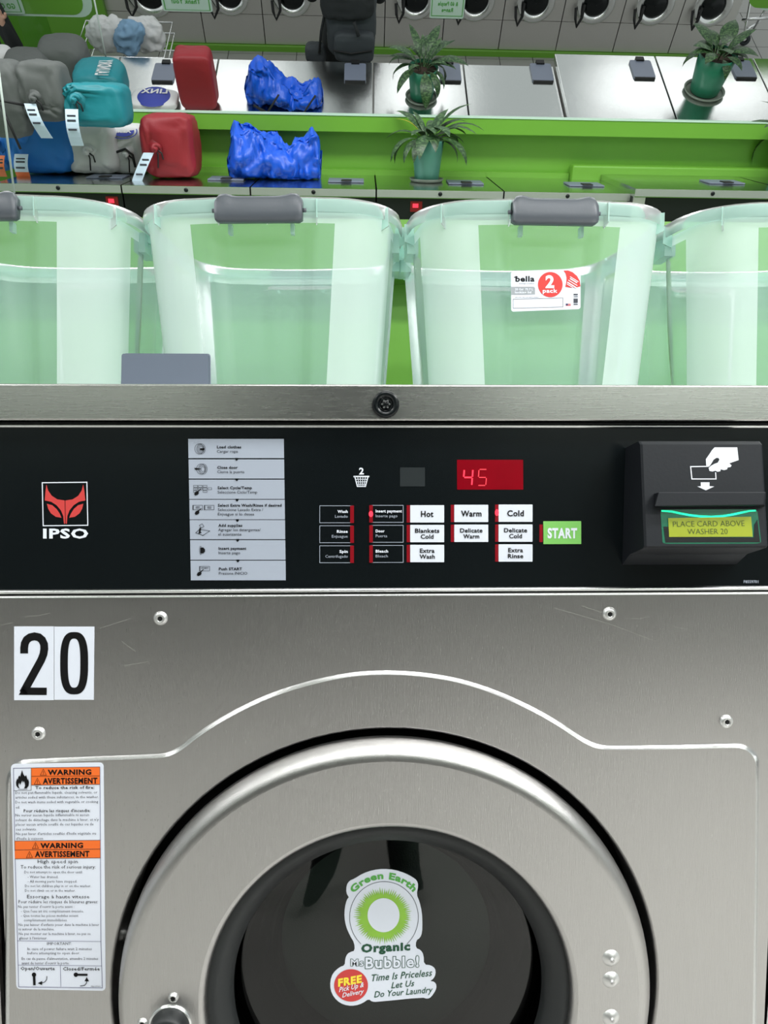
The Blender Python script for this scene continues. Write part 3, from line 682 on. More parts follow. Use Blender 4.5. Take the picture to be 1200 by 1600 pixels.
s = MB(); s.plate([q0(*p) for p in smoothp(ol+[ol[0]], 1)[:-1]], (0, .0004, 0), WHITE)
cx, cy = 600, 560
arcp = [(cx+322*cos(t), cy+335*sin(t)) for t in [radians(132+(408-132)*i/80) for i in range(81)]]
s.ribbon(arcp, 4, q1, INK)
# green grass burst around a plain white disc
bp = []
random.seed(3)
for i in range(150):
    t = 2*pi*i/150; r = (205+random.uniform(-6, 20)) if i % 2 else 280+random.uniform(-24, 6)
    bp.append((590+r*cos(t), 545+r*sin(t)*.96))
s.poly([q1(*p) for p in bp], GBURST)
disc(s, 596, 540, 150, q2, WHITE, 40, ry=160)
def arctext(body, R_, a0, a1, cap, mp, m, bold, cy_=cy, ccx=cx):
    H = glyphs('H', bold)[0]; hh = max(v[1] for v in H); sc = cap/hh
    V, Fc = glyphs(body, bold, 0, 3); xa = min(v[0] for v in V); xb = max(v[0] for v in V)
    s.add([mp(ccx+(R_+v[1]*sc)*cos(radians(a0+(a1-a0)*(v[0]-xa)/(xb-xa))), cy_+(R_+v[1]*sc)*sin(radians(a0+(a1-a0)*(v[0]-xa)/(xb-xa)))) for v in V], Fc, m)
arctext('Green Earth', 362, -141, -41, 62, q1, GINK, .045)
s.text('Organic', 386, 846, 888, 82, q1, GINKD, bold=.05, slope=-.05)
def outlined(body, x0, x1, base, cap, slope, b1, b0):
    Vo, Fo = glyphs(body, b1, 0, 3); a = min(v[0] for v in Vo); b = max(v[0] for v in Vo); hh = max(v[1] for v in glyphs('H', b1)[0])
    sx, sy = (x1-x0)/(b-a), cap/hh
    c = bpy.data.curves.new('t', 'FONT'); c.body = body; c.size = 1; c.offset = b0; c.resolution_u = 3; c.space_character = 1+b1*2.6
    t_ = bpy.data.objects.new('t', c); COL.objects.link(t_); dg = bpy.context.evaluated_depsgraph_get(); me = t_.evaluated_get(dg).to_mesh()
    Vi = [(v.co.x, v.co.y) for v in me.vertices]; Fi = [tuple(p.vertices) for p in me.polygons]
    t_.evaluated_get(dg).to_mesh_clear(); bpy.data.objects.remove(t_); bpy.data.curves.remove(c)
    for V, Fc, mp, m in ((Vo, Fo, q1, GINKD), (Vi, Fi, q2, WHITE)):
        s.add([mp(x0+(v[0]-a)*sx, base+slope*(v[0]-a)*sx-v[1]*sy) for v in V], Fc, m)
outlined('Ms', 285, 412, 1014, 66, 0, .07, .018)
outlined('Bubble!', 420, 932, 1036, 104, -.03, .07, .028)
disc(s, 291, 1198, 159, q1, REDI, 48, ry=152)
s.text('FREE', 170, 392, 1208, 76, q2, YINK, bold=.05, slope=-.18)
s.text('Pick Up &', 178, 412, 1262, 46, q2, WPRINT, shear=.25, slope=-.22, bold=.015); s.text('Delivery', 208, 412, 1312, 44, q2, WPRINT, shear=.25, slope=-.2, bold=.015)
s.text('Time Is Priceless', 484, 1052, 1160, 64, q1, GINKD, shear=.25, slope=-.09, bold=.01); s.text('Let Us', 668, 884, 1226, 58, q1, GINKD, shear=.25, slope=-.1, bold=.01); s.text('Do Your Laundry', 508, 1058, 1312, 58, q1, GINKD, shear=.25, slope=-.085, bold=.01)
o = s.build('glass_sticker', DOOR); o['label'] = 'white cut-out laundry sticker with green burst and red circle'

# neighbouring machines (mostly outside the frame; carry the outer bins)
for sgn, lab in ((-1, 'plain steel washing machine to the left of machine 20'), (1, 'plain steel washing machine to the right of machine 20')):
    wdt = XR-XL+.006
    o = root('washing_machine', lab, 'washing machine', (sgn*wdt, 0, 0), 'washing machines in the near row')
    for ch in list(WASH.children):
        if ch.name.split('.')[0] in ('cabinet_body', 'plinth', 'top_cover', 'control_panel', 'front_panel', 'door_opening', 'door', 'drum', 'lock'):
            c = ch.copy(); COL.objects.link(c); c.parent = o
            if ch.name.startswith('door') and not ch.name.startswith('door_o'):
                for g_ in ch.children:
                    if g_.name.split('.')[0] in ('door_gasket', 'door_glass'): d = g_.copy(); COL.objects.link(d); d.parent = c
WASH['group'] = 'washing machines in the near row'
# ================================================================== STORAGE BINS on the washer tops
BY = .50                       # front of the bins
BZ = zLT
RIMZ = P(420, 303, BY-.012).z
BH = RIMZ-BZ
def loop_rr(w_, d, r, bow, z, n=10, rec=0., recw=.0, y0=0.):
    """rounded rectangle loop, bowed long sides; rec = recess depth of the centre of each side"""
    pts = []
    hw, hd = w_/2, d/2
    corners = ((hw-r, -hd+r, -90), (hw-r, hd-r, 0), (-hw+r, hd-r, 90), (-hw+r, -hd+r, 180))
    def side(a, b, nx, ny, L):
        out_ = []
        m = 22
        for k in range(1, m):
            t = k/m; x = a[0]+(b[0]-a[0])*t; y = a[1]+(b[1]-a[1])*t
            c_ = (t-.5)*L; e = bow*(1-(2*t-1)**2)
            f_ = 0
            if rec:
                g_ = (recw/2-abs(c_))/.010; g_ = max(0, min(1, g_)); f_ = rec*(g_*g_*(3-2*g_))
            out_.append((x+nx*(e-f_), y+ny*(e-f_)))
        return out_
    cs = []
    for cx, cy, a in corners: cs.append([(cx+r*cos(radians(a+90*k/n)), cy+r*sin(radians(a+90*k/n))) for k in range(n+1)])
    nrm = ((0, -1, w_), (1, 0, d), (0, 1, w_), (-1, 0, d))
    # start with front side: from last of corner 4 to first of corner 1
    order = [(3, 0, 0), (0, 1, 1), (1, 2, 2), (2, 3, 3)]
    for a, b, k in order:
        nx, ny, L = nrm[k]
        pts += side(cs[a][-1], cs[b][0], nx, ny, L if k % 2 == 0 else L)
        pts += cs[b]
    return [Vector((x, y+d/2+y0, z)) for x, y in pts]
BW, BD = .405, .455
def make_bin(label, cx, tagd=False):
    o = root('storage_bin', label, 'storage bin', (cx, BY, BZ), 'translucent storage bins on the washer tops')
    ht = BH-.006
    def wid(z): return .328+(.372-.328)*min(1, z/(ht))
    levels = [0, .004, .02, .05, .10, .15, .20, .235, .255, .265, .272, .277, .282, ht-.023, ht-.012]
    levels = sorted(set([l*ht/.31 if l < .2825 else l for l in levels]))
    top_rec = .282*ht/.31
    s = MB(); loops = []
    for z in levels:
        w_ = wid(z); d_ = w_+(BD-.035-.372)
        if z < .003: w_ -= .02; d_ -= .02
        rc = .014 if z <= .266*ht/.31 else (.014*max(0, (top_rec-z)/(top_rec-.266*ht/.31)))
        loops.append(loop_rr(w_, d_, .068, .008, z, rec=rc+1e-9, recw=.217, y0=(BD-d_)/2))
    n = len(loops[0]); vs = [p for l in loops for p in l]
    # faces by material: the recessed windows are clear, the rest frosted
    m_ = 21; nc = 11; per = m_+nc
    ff, fc = [], []
    for i in range(len(loops)-1):
        for k in range(n):
            f_ = (i*n+k, i*n+(k+1) % n, (i+1)*n+(k+1) % n, (i+1)*n+k)
            kk = k % per; 
            zmid = (levels[i]+levels[i+1])/2
            side_l = wid(0)-.17 if (k//per) % 2 == 0 else wid(0)+(BD-.035-.372)-.17
            full = wid(.1) if (k//per) % 2 == 0 else wid(.1)+(BD-.035-.372)
            c_ = ((kk+1.5)/22-.5)*(full-.136)
            if kk < m_-0 and abs(c_) < .0985+(.09 if (k//per) % 2 else 0) and zmid < .280*ht/.31 and (zmid < .268*ht/.31 or abs(c_) < .090+(.09 if (k//per) % 2 else 0)) or (loops[i][k].y > BD-.075 and zmid < .27): fc.append(f_)
            else: ff.append(f_)
    s.add(vs, ff, FROST, True); s.add(vs, fc, CLEAR, True)
    s.add(loops[0], [tuple(range(n))], CLEAR)
    b = s.build('tub', o); weld(b, 1e-6)
    # rim flange
    s = MB()
    Wr = .378; Dr = Wr+BD-.035-.372
    prof = [(0, ht-.014), (.003, ht-.008), (.006, ht), (.010, ht+.005), (.0155, ht+.006), (.0165, ht+.002), (.0160, ht-.012), (.0145, ht-.014)]
    L0 = []
    for e, z in prof:
        w2 = Wr+2*e-.012; d2 = Dr+2*e-.012
        L0.append(loop_rr(w2, d2, .09+e, .007, z, y0=(BD-d2)/2))
    vs = [p for l in L0 for p in l]
    s.add(vs, [(i*n+k, i*n+(k+1) % n, (i+1)*n+(k+1) % n, (i+1)*n+k) for i in range(len(L0)-1) for k in range(n)], RIMP, True)
    rim_mb = s
    # under-rim stiffening ribs
    base = loop_rr(Wr+.02, Dr+.02, .1, .007, 0, y0=(BD-Dr-.02)/2)
    for k in range(3, n, 8):
        p = base[k]; q_ = base[(k+1) % n]; t = (q_-p).normalized(); nn = Vector((t.y, -t.x, 0))
        for (ua, ub) in ((-.0009, .0009),):
            a = p+t*ua-nn*.012; b_ = p+t*ub-nn*.012; c_ = p+t*ub+nn*.0035; d_ = p+t*ua+nn*.0035
            vv = [Vector((v.x, v.y, ht-.030)) for v in (a, b_)]+[Vector((v.x, v.y, ht-.024)) for v in (c_, d_)]+[Vector((v.x, v.y, ht+.003)) for v in (a, b_, c_, d_)]
            s.add(vv, [(0, 3, 2, 1), (4, 5, 6, 7), (0, 1, 5, 4), (1, 2, 6, 5), (2, 3, 7, 6), (3, 0, 4, 7)], RIMP)
    for y0_ in (0.012, BD-.012):
        for sx in (-1, 1): s.box((sx*.045-.0025, y0_-.006, ht-.044), (sx*.045+.0025, y0_+.006, ht-.030), RIMP)
    s.build('rim', o)
    # handles on both ends
    for sgn in (0, 1):
        s = MB()
        hw = .062; y0_ = -.006 if not sgn else BD+.006; e = -1 if not sgn else 1
        N_ = 24; Vv = []
        for i in range(N_+1):
            u = -1+2*i/N_; x = u*hw
            dip = .0035*math.exp(-((abs(u)-.78)/.16)**2)
            top = ht+.003+dip-(.006 if abs(u) > .97 else 0); bot = ht-.032+(.003 if abs(u) > .97 else 0)
            zz = [(top, .010), (top+.001, -.004), (top-.004, -.0085), (ht-.018, -.0105), (bot+.003, -.010), (bot, -.006), (bot, .004)]
            Vv.append([Vector((x, y0_+(-yy if e > 0 else yy), z)) for z, yy in zz])
        m2 = len(Vv[0]); vs = [p for l in Vv for p in l]
        s.add(vs, [(i*m2+k, i*m2+(k+1) % m2, (i+1)*m2+(k+1) % m2, (i+1)*m2+k) for i in range(N_) for k in range(m2)]+[tuple(range(m2)), tuple(range(N_*m2, (N_+1)*m2))], GREYH, True)
        for sx in (-1, 1): s.tube([(sx*hw, y0_, ht-.015), (sx*(hw+.005), y0_, ht-.015)], .003, GREYH, 8)
        hh = s.build('handle', o); hh['label'] = 'slate grey clip handle'
    # latch pads moulded under the front and back handle and on the sides
    for sx in (-1, 1):
        for yy in (.16, .29):
            s = MB(); s.box((sx*(Wr/2+.001)-.010, yy-.03, ht-.042), (sx*(Wr/2+.001)+.008, yy+.03, ht-.012), RIMP); s.build('latch_lug', o)
    return o
def bx(px): return P(px, 470, BY).x
BINS = [make_bin('frosted see-through storage bin cut off by the left edge', bx(421-445)),
        make_bin('frosted see-through storage bin with grey handle, behind the grey flap and without a label', bx(421)),
        make_bin('frosted see-through storage bin with a white and red label', bx(855)),
        make_bin('frosted see-through storage bin cut off by the right edge', bx(855+441))]
for bn, an in ((BINS[1], -3.0), (BINS[2], 1.6), (BINS[0], -1.5), (BINS[3], 1.0)):
    an = radians(an); c = Vector((bn.location.x, BY+BD/2, BZ)); bn.rotation_euler.z = an
    bn.location = c-Matrix.Rotation(an, 3, 'Z') @ Vector((0, BD/2, 0))
# label on the third bin
b3 = BINS[2]
s = MB(); yl = BY-.004+.004
yl = BY+.009
bpy.context.view_layer.update(); BI = b3.matrix_world.inverted()
k9 = 1/9.2308
lm = lambda d: (lambda x, y: BI @ P(790+x*k9, 410+y*k9, yl-d))
l0, l1, l2, l3 = lm(.002), lm(.0024), lm(.0028), lm(.0032)
def sk(u, v, c=((78, 128), (1083, 88), (1080, 672), (82, 710))):
    (x0, y0), (x1, y1), (x2, y2), (x3, y3) = c
    return ((1-u)*(1-v)*x0+u*(1-v)*x1+u*v*x2+(1-u)*v*x3, (1-u)*(1-v)*y0+u*(1-v)*y1+u*v*y2+(1-u)*v*y3)
cor = []
for (cx, cy, a) in ((.965, .06, -90), (.965, .94, 0), (.035, .94, 90), (.035, .06, 180)):
    for j in range(6):
        t = radians(a+18*j); cor.append((cx+.035*cos(t), cy+.06*sin(t)))
s.plate([l0(*sk(*p)) for p in cor], (0, .0005, 0), WHITE)
s.text('bella', 142, 418, 276, 82, l1, INK, bold=.03, slope=-.01, res=3); s.ribbon([(120, 215), (175, 208)], 12, l1, INK)
s.text('storage solution', 195, 415, 312, 18, l1, INKS, res=1)
s.poly([l1(*p) for p in ((80, 352), (405, 350), (425, 368), (425, 462), (82, 465))], mat('label_band_grey', rgb(150, 155, 160), .5))
s.text('20 Gal  75.7 L', 135, 395, 402, 30, l2, WPRINT, bold=.02); s.text('locking lid', 135, 370, 446, 32, l2, WPRINT, bold=.03)
disc(s, 645, 320, 178, l1, mat('label_red', rgb(205, 50, 46), .5), 48, ry=182); LR = MATS['label_red']
s.text('2', 575, 702, 362, 186, l2, WPRINT, bold=.04, res=4); s.text('pack', 535, 748, 436, 58, l2, WPRINT, bold=.025, res=3)
s.poly([l1(*p) for p in ((835, 118), (900, 116), (965, 140), (1030, 195), (1070, 265), (1080, 345), (1020, 362), (950, 366), (860, 352), (875, 290), (880, 220), (865, 160))], LR)
for i, (xx, yy, ww) in enumerate(((930, 205, 120), (930, 232, 100), (905, 255, 130), (890, 285, 140), (885, 310, 90))): s.ribbon([(xx, yy), (xx+ww, yy+ww*.62)], 16 if i % 2 else 10, l2, WPRINT)
s.ribbon([(110, 530), (828, 512), (828, 642), (110, 662)], 5, l1, INKS, closed=True)
s.text('add your own text with a marker', 135, 480, 510, 16, l1, INKS, res=1)
for a, b in ((455, 478), (492, 500), (525, 590), (600, 615)):
    for j in range(5 if a != 525 else 8):
        t = a+(b-a)*j/(5 if a != 525 else 8); s.ribbon([(980, t), (1042, t-1)], 4 if a != 525 else 8, l1, INKS)
rect(s, 868, 594, 900, 622, l1, mat('flag_blue', rgb(50, 50, 90), .6))
for j in range(3): rect(s, 868+(32 if j < 2 else 0), 596+j*12, 940, 602+j*12, l1, LR)
o = s.build('product_label', b3); o['label'] = 'white product label with red circle reading 2 pack'
# ================================================================== THE ROW ACROSS THE AISLE (level one) and its own mirror (level two)
Z1 = -.489
fr = vz(F1, 600, 296, Z1); D1 = fr.y; D1b = vz(F1, 600, 273, Z1).y
def X1(px, py=297): return vy(F1, px, py, D1).x
def X1d(px, py, D): return vy(F1, px, py, D).x
EDGEST = steel('far_edge_steel', (.66, .66, .66), .5, (.6, 6, 6))
PAN = mat('far_panel_black', rgb(16, 18, 20), .4)
seams = [-400, -205, -8, 190, 391, 588, 788, 988]
flp = {190: (420, 590, 835), }
labs = ['low steel washer top at the left edge, under the blue and plain white laundry bags', 'low steel washer top carrying the knotted red bag', 'low steel washer top carrying the crumpled bright blue shopping bag', 'low steel washer top carrying the potted plant in the pale pot', 'low steel washer top between the pale-potted plant and the taller washer']
def low_washer(xa, xb, label, zt=Z1, yf=D1, yb_=D1b, flap=None, tall=False, led=True):
    o = root('washer', label, 'washing machine', (xa, yf, zt), 'washer row below the green ledge', R=F1)
    w_ = xb-xa; g = .004
    s = MB(); s.box((g, .002, -.040), (w_-g, yb_-yf, 0), TOPST); s.box((g, 0, -.036), (w_-g, .004, -.002), EDGEST); s.build('top_cover', o)
    s = MB(); s.box((g, .012, -.20), (w_-g, yb_-yf-.02, -.0405), PAN)
    s.box((g, .008, -.20), (w_*.08, .02, -.036), FARST) if tall else None
    s.build('control_panel', o)
    s = MB(); s.box((g+.004, .02, -.9), (w_-g-.004, yb_-yf-.02, -.20), FARST); s.build('cabinet_body', o)
    s = MB(); s.box((w_*.60, .25, .001), (w_*.60+.19, .40, .008), GREY); s.box((w_*.60+.07, .24, .008), (w_*.60+.125, .30, .013), BLACKM); bevel(s.build('dispenser_flap', o), .002)
    if led:
        s = MB(); lx = w_*led; s.box((lx, .008, -.105), (lx+.06, .0125, -.055), mat('led_window' , rgb(120, 14, 20), .4)); s.box((lx+.012, .007, -.085), (lx+.04, .0085, -.066), LEDON)
        s.build('control_display', o)
    s = MB(); s.lathe((w_*.5, -.001, -.018), [(.0005, -.004), (.009, -.004), (.011, .002)], BLACK, n=16); s.build('lock', o)
    return o
for i in range(2, len(seams)-1):
    low_washer(X1(seams[i]), X1(seams[i+1]), labs[i-2], led={-8: .86, 588: .27}.get(seams[i], 0))
# taller unit at the right
zt2 = Z1+.03; xt = X1(984)
for j in range(2):
    low_washer(xt+.006+j*.80, xt+.80+j*.80, ['taller steel washer top beside the low row, with pale green filler behind it', 'taller steel washer top cut off by the right edge'][j], zt2, D1-.06, D1b-.09, tall=True, led=False)
# green back of the row: recess, lip, filler
def v1box(s, a, b, m): s.box(a, b, m)
RZ = Z1
lipz0 = vy(F1, 600, 207, D1b-.10).z; lipz1 = vy(F1, 600, 180, D1b-.10).z
def sbox(name, R, a, b, m, bev=None):
    s = MB(); s.box(a, b, m); o = s.build(name); put(o, R, (0, 0, 0)); struct(o)
    if bev: bevel(o, bev)
    return o
sbox('wall_far', F1, (-4.0, D1b+.0, Z1-1.0), (4.0, D1b+.05, lipz0), GREEN)
s = MB(); s.box((-4.0, D1b-.10, lipz0), (4.0, D1b+.03, lipz1-.006), GREEN); s.box((-4.0, D1b-.104, lipz1-.006), (4.0, D1b+.03, lipz1+.002), mat('pale_ledge_edge', rgb(190, 220, 200), .35))
o = s.build('trim_1'); put(o, F1, (0, 0, 0)); struct(o)
s = MB(); s.box((-4.0, D1b-.035, Z1), (X1d(895, 262, D1b-.1), D1b, Z1+.028), GREEN); o = s.build('trim_2'); put(o, F1, (0, 0, 0)); struct(o)
s = MB(); s.box((X1d(896, 262, D1b-.1), D1b-.088, Z1-.02), (4.0, D1b, Z1+.075), GREEN); o = s.build('trim_3'); put(o, F1, (0, 0, 0)); struct(o); bevel(o, .01)

# ------------------------------------------------------------------ level two: what the mirror over the ledge shows
Z2 = -2.816; D2f = vz(F2, 600, 98, Z2).y; D2n = D2f-.80
FLOORM = mat('grey_tile_floor_far', rgb(150, 150, 146), .35, 0, .05, 5)
def tilefloor():
    s = MB(); zf = Z2-1.0
    for i in range(-16, 16):
        for j in range(0, 9):
            x = i*.305; y = D2f+.1+j*.305
            s.box((x+.003, y+.003, zf-.01), (x+.302, y+.302, zf), FLOORM)
    s.box((-5, D2f, zf-.03), (5, D2f+3.6, zf-.012), mat('grout', rgb(105, 105, 102), .8)); s.box((-5, D2f+2.85, zf-.02), (5, D2f+6, zf-.001), FLOORM)
    o = s.build('floor_far'); put(o, F2, (0, 0, 0)); struct(o)
tilefloor()
s2x = [(-60, 0), (170, 0), (330, 0), (580, 0), (725, 0), (870, 1), (1030, 1), (1185, 1), (1345, 1)]
def X2(px, py=140, z=Z2): return vz(F2, px, py, z).x
l2 = ['steel washer top under the stacked grey and teal bags in the mirror', 'steel washer top under the white logo bag and red bag in the mirror', 'steel washer top under the blue bag in the mirror',
      'steel washer top under the upper potted plant in the mirror', 'dull steel washer top right of the upper plant in the mirror',
      'raised steel washer top with bright sheen, first of the taller ones in the mirror', 'raised steel washer top under the right-hand plant in the mirror', 'raised steel washer top cut off by the right edge in the mirror']
flx = {1: 257, 2: 555, 3: 703, 4: 846, 5: 1003, 6: 1160}
for i in range(len(s2x)-1):
    h = .05 if s2x[i][1] else 0.; za = Z2+h
    # seam x at the far edge; seams run straight back in this frame
    xa, xb = X2(s2x[i][0]+3, 140), X2(s2x[i+1][0]+3, 140)
    o = root('reflected_washer', l2[i], 'washing machine', (xa, D2n, za), 'washer tops seen in the mirror', R=F2)
    w_ = xb-xa; dd = D2f-D2n+(.06 if h else 0)
    s = MB(); s.box((.004, 0, -.04), (w_-.004, dd, 0), TOPST); bevel(s.build('top_cover', o), .003)
    s = MB(); s.box((.008, 0, -1.0-h), (w_-.008, dd-.02, -.041), FARST); s.build('cabinet_body', o)
    if i in flx:
        c = vz(F2, flx[i], 115 if not h else 110, za); cx = c.x-xa; cy = c.y-D2n
        s = MB(); s.plate([(x, y, .012) for x, y in rrect(cx-.070, cy-.10, cx+.070, cy+.10, .015)], (0, 0, -.012), GREY)
        s.box((cx-.065, cy-.108, .0), (cx+.065, cy-.095, .012), BLACKM); s.box((cx-.026, cy+.085, .0), (cx+.026, cy+.125, .022), BLACKM)
        s.build('dispenser_flap', o)
# front loaders on the other side of the reflected aisle
zf = Z2-1.0; D3 = vz(F2, 600, 82, zf).y
def X3(px, py=40): return vy(F2, px, py, D3).x
bounds = [172, 317, 412, 506, 601, 693, 784, 876, 968, 1058, 1146]
lf = ['wide steel front-loading washer above the heap of white laundry', 'steel front-loading washer behind the left hanging sign', 'steel front-loading washer left of the backpack', 'steel front-loading washer hidden behind the backpack', 'steel front-loading washer right of the backpack', 'steel front-loading washer behind the middle hanging sign', 'steel front-loading washer right of the middle hanging sign', 'steel front-loading washer fourth from the right end of the row', 'steel front-loading washer third from the right end of the row', 'steel front-loading washer at the right end of the row']
lf = ['wide steel front-loading washer above the heap of white laundry', 'steel front-loading washer just right of the wide one, partly behind the left hanging sign', 'steel front-loading washer immediately left of the backpack', 'steel front-loading washer mostly hidden behind the backpack', 'steel front-loading washer immediately right of the backpack, above the plant', 'steel front-loading washer right of the middle hanging sign', 'steel front-loading washer fourth from the right end of the top row', 'steel front-loading washer third from the right end of the top row', 'steel front-loading washer second from the right end of the top row', 'steel front-loading washer at the right end of the top row']
DG = glass('far_door_glass', (.06, .07, .07), 1.5, .05)
for i in range(len(bounds)-1):
    xa, xb = X3(bounds[i]), X3(bounds[i+1]); w_ = xb-xa
    o = root('front_loader', lf[i], 'washing machine', (xa, D3, zf), 'front-loading washers in the top row', R=F2)
    s = MB(); s.box((.004, 0, .30), (w_-.004, .7, 1.25), FARST); s.box((.004, 0, .05), (w_-.004, .7, .296), FARST); s.box((.004, .012, .048), (w_-.004, .69, 1.2), BLACKM)
    s.build('cabinet_body', o)
    s = MB(); s.box((0, -.03, 0), (w_, .6, .045), GREEN); s.build('plinth', o)
    cz = vy(F2, 600, -2, D3).z-zf+.01; R_ = .165 if i else .2
    c = Vector((w_*.5, 0, cz))
    s = MB(); s.lathe(c, [(R_, 0), (R_, -.025), (R_-.012, -.035), (R_*.66, -.03), (R_*.62, -.012)], POLISH, n=40); d = s.build('door', o)
    s = MB(); s.lathe(c, [(R_*.63, -.016), (R_*.5, -.03), (R_*.3, -.04), (.001, -.043)], BLACK, n=32); s.build('door_glass', d)
    s = MB(); s.tube([c+Vector((-R_*1.02, -.03, -.03)), c+Vector((-R_*.98, -.07, -.1)), c+Vector((-R_*.85, -.08, -.16)), c+Vector((-R_*.62, -.05, -.1)), c+Vector((-R_*.6, -.04, -.0))], .012, BLACKM, 8); s.build('handle', d)
# green column at the left of the aisle
xg0, xg1 = X3(-120), X3(176)
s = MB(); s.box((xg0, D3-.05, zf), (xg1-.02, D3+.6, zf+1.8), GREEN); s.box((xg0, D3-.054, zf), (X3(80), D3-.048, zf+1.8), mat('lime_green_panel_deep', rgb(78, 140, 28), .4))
o = s.build('wall_left'); put(o, F2, (0, 0, 0)); struct(o)

# ------------------------------------------------------------------ soft goods
def fab(name, c, rough=.75, bump=.25, bs=14): return mat(name, c, rough, 0, .10, 9, bump=bump, bscale=bs)
RED = fab('red_nylon', rgb(138, 26, 36), .55); BLUE = fab('blue_nylon', rgb(22, 110, 190), .5); TEAL = fab('teal_nylon', rgb(16, 126, 136), .5)
GRY = fab('grey_nylon', rgb(88, 92, 90), .7); WHT = fab('white_cotton', rgb(205, 206, 206), .8); IKB = fab('bright_blue_sheet', rgb(10, 84, 205), .38, .5, 10)
NAVY = mat('navy_print', rgb(50, 62, 150), .6); DEN = fab('light_blue_cotton', rgb(120, 155, 185), .8)
TAGW = mat('paper_tag', rgb(205, 225, 240), .5); TAGO = mat('orange_tag', rgb(230, 120, 70), .5); TAGY = mat('yellow_tag', rgb(215, 225, 60), .5)
BLKF = fab('black_fabric', rgb(26, 30, 32), .8); BLKF2 = fab('charcoal_fabric', rgb(52, 58, 62), .75); SKIN = mat('skin', rgb(205, 160, 140), .5, 0, .05)
def bagmesh(w_, d, h, m, knot=None, e=.42, seed=0, wr=.5, n=36, lean=0.):
    s = MB(); vs = []; K = None
    for i in range(n+1):
        th = pi*i/n
        for j in range(2*n):
            ph = 2*pi*j/(2*n)
            sg = lambda t, p: math.copysign(abs(t)**p, t)
            x = sg(sin(th), e)*sg(cos(ph), e); y = sg(sin(th), e)*sg(sin(ph), e); z = sg(cos(th), e)
            p = Vector((x*w_/2, y*d/2, z*h/2))
            q_ = p*9+Vector((seed*3.1, seed*1.7, 0))
            k_ = noise.noise(q_)*.06*wr+noise.noise(q_*2.3)*.03*wr-abs(noise.noise(q_*1.7+Vector((3, 8, 1))))*.09*wr-abs(noise.noise(q_*4+Vector((1, 2, 7))))*.03*wr
            p += Vector((x, y, z*.6)).normalized()*k_*min(w_, h)
            if knot and p.y < 0:
                dx, dz = p.x-knot[0]*w_, p.z-(knot[1]-.5)*h; r = hypot(dx, dz); a = atan2(dz, dx)
                fall = math.exp(-(r/(.42*w_))**2)
                p.y += .012*wr*2*math.cos(a*17+noise.noise(Vector((a*2, seed, r*8)))*3)*fall*min(1, r/(.06*w_))
                p.y += .06*d*math.exp(-(r/(.16*w_))**2)-.02*d*math.exp(-((r-.3*w_)/(.15*w_))**2)
            p.z += h/2; p.x += lean*p.z
            if p.z < .012*h*0+0: p.z = 0
            vs.append(p)
    fs = []; N2 = 2*n
    for i in range(n):
        for j in range(N2): fs.append((i*N2+j, (i+1)*N2+j, (i+1)*N2+(j+1) % N2, i*N2+(j+1) % N2))
    s.add(vs, fs, m, True); return s
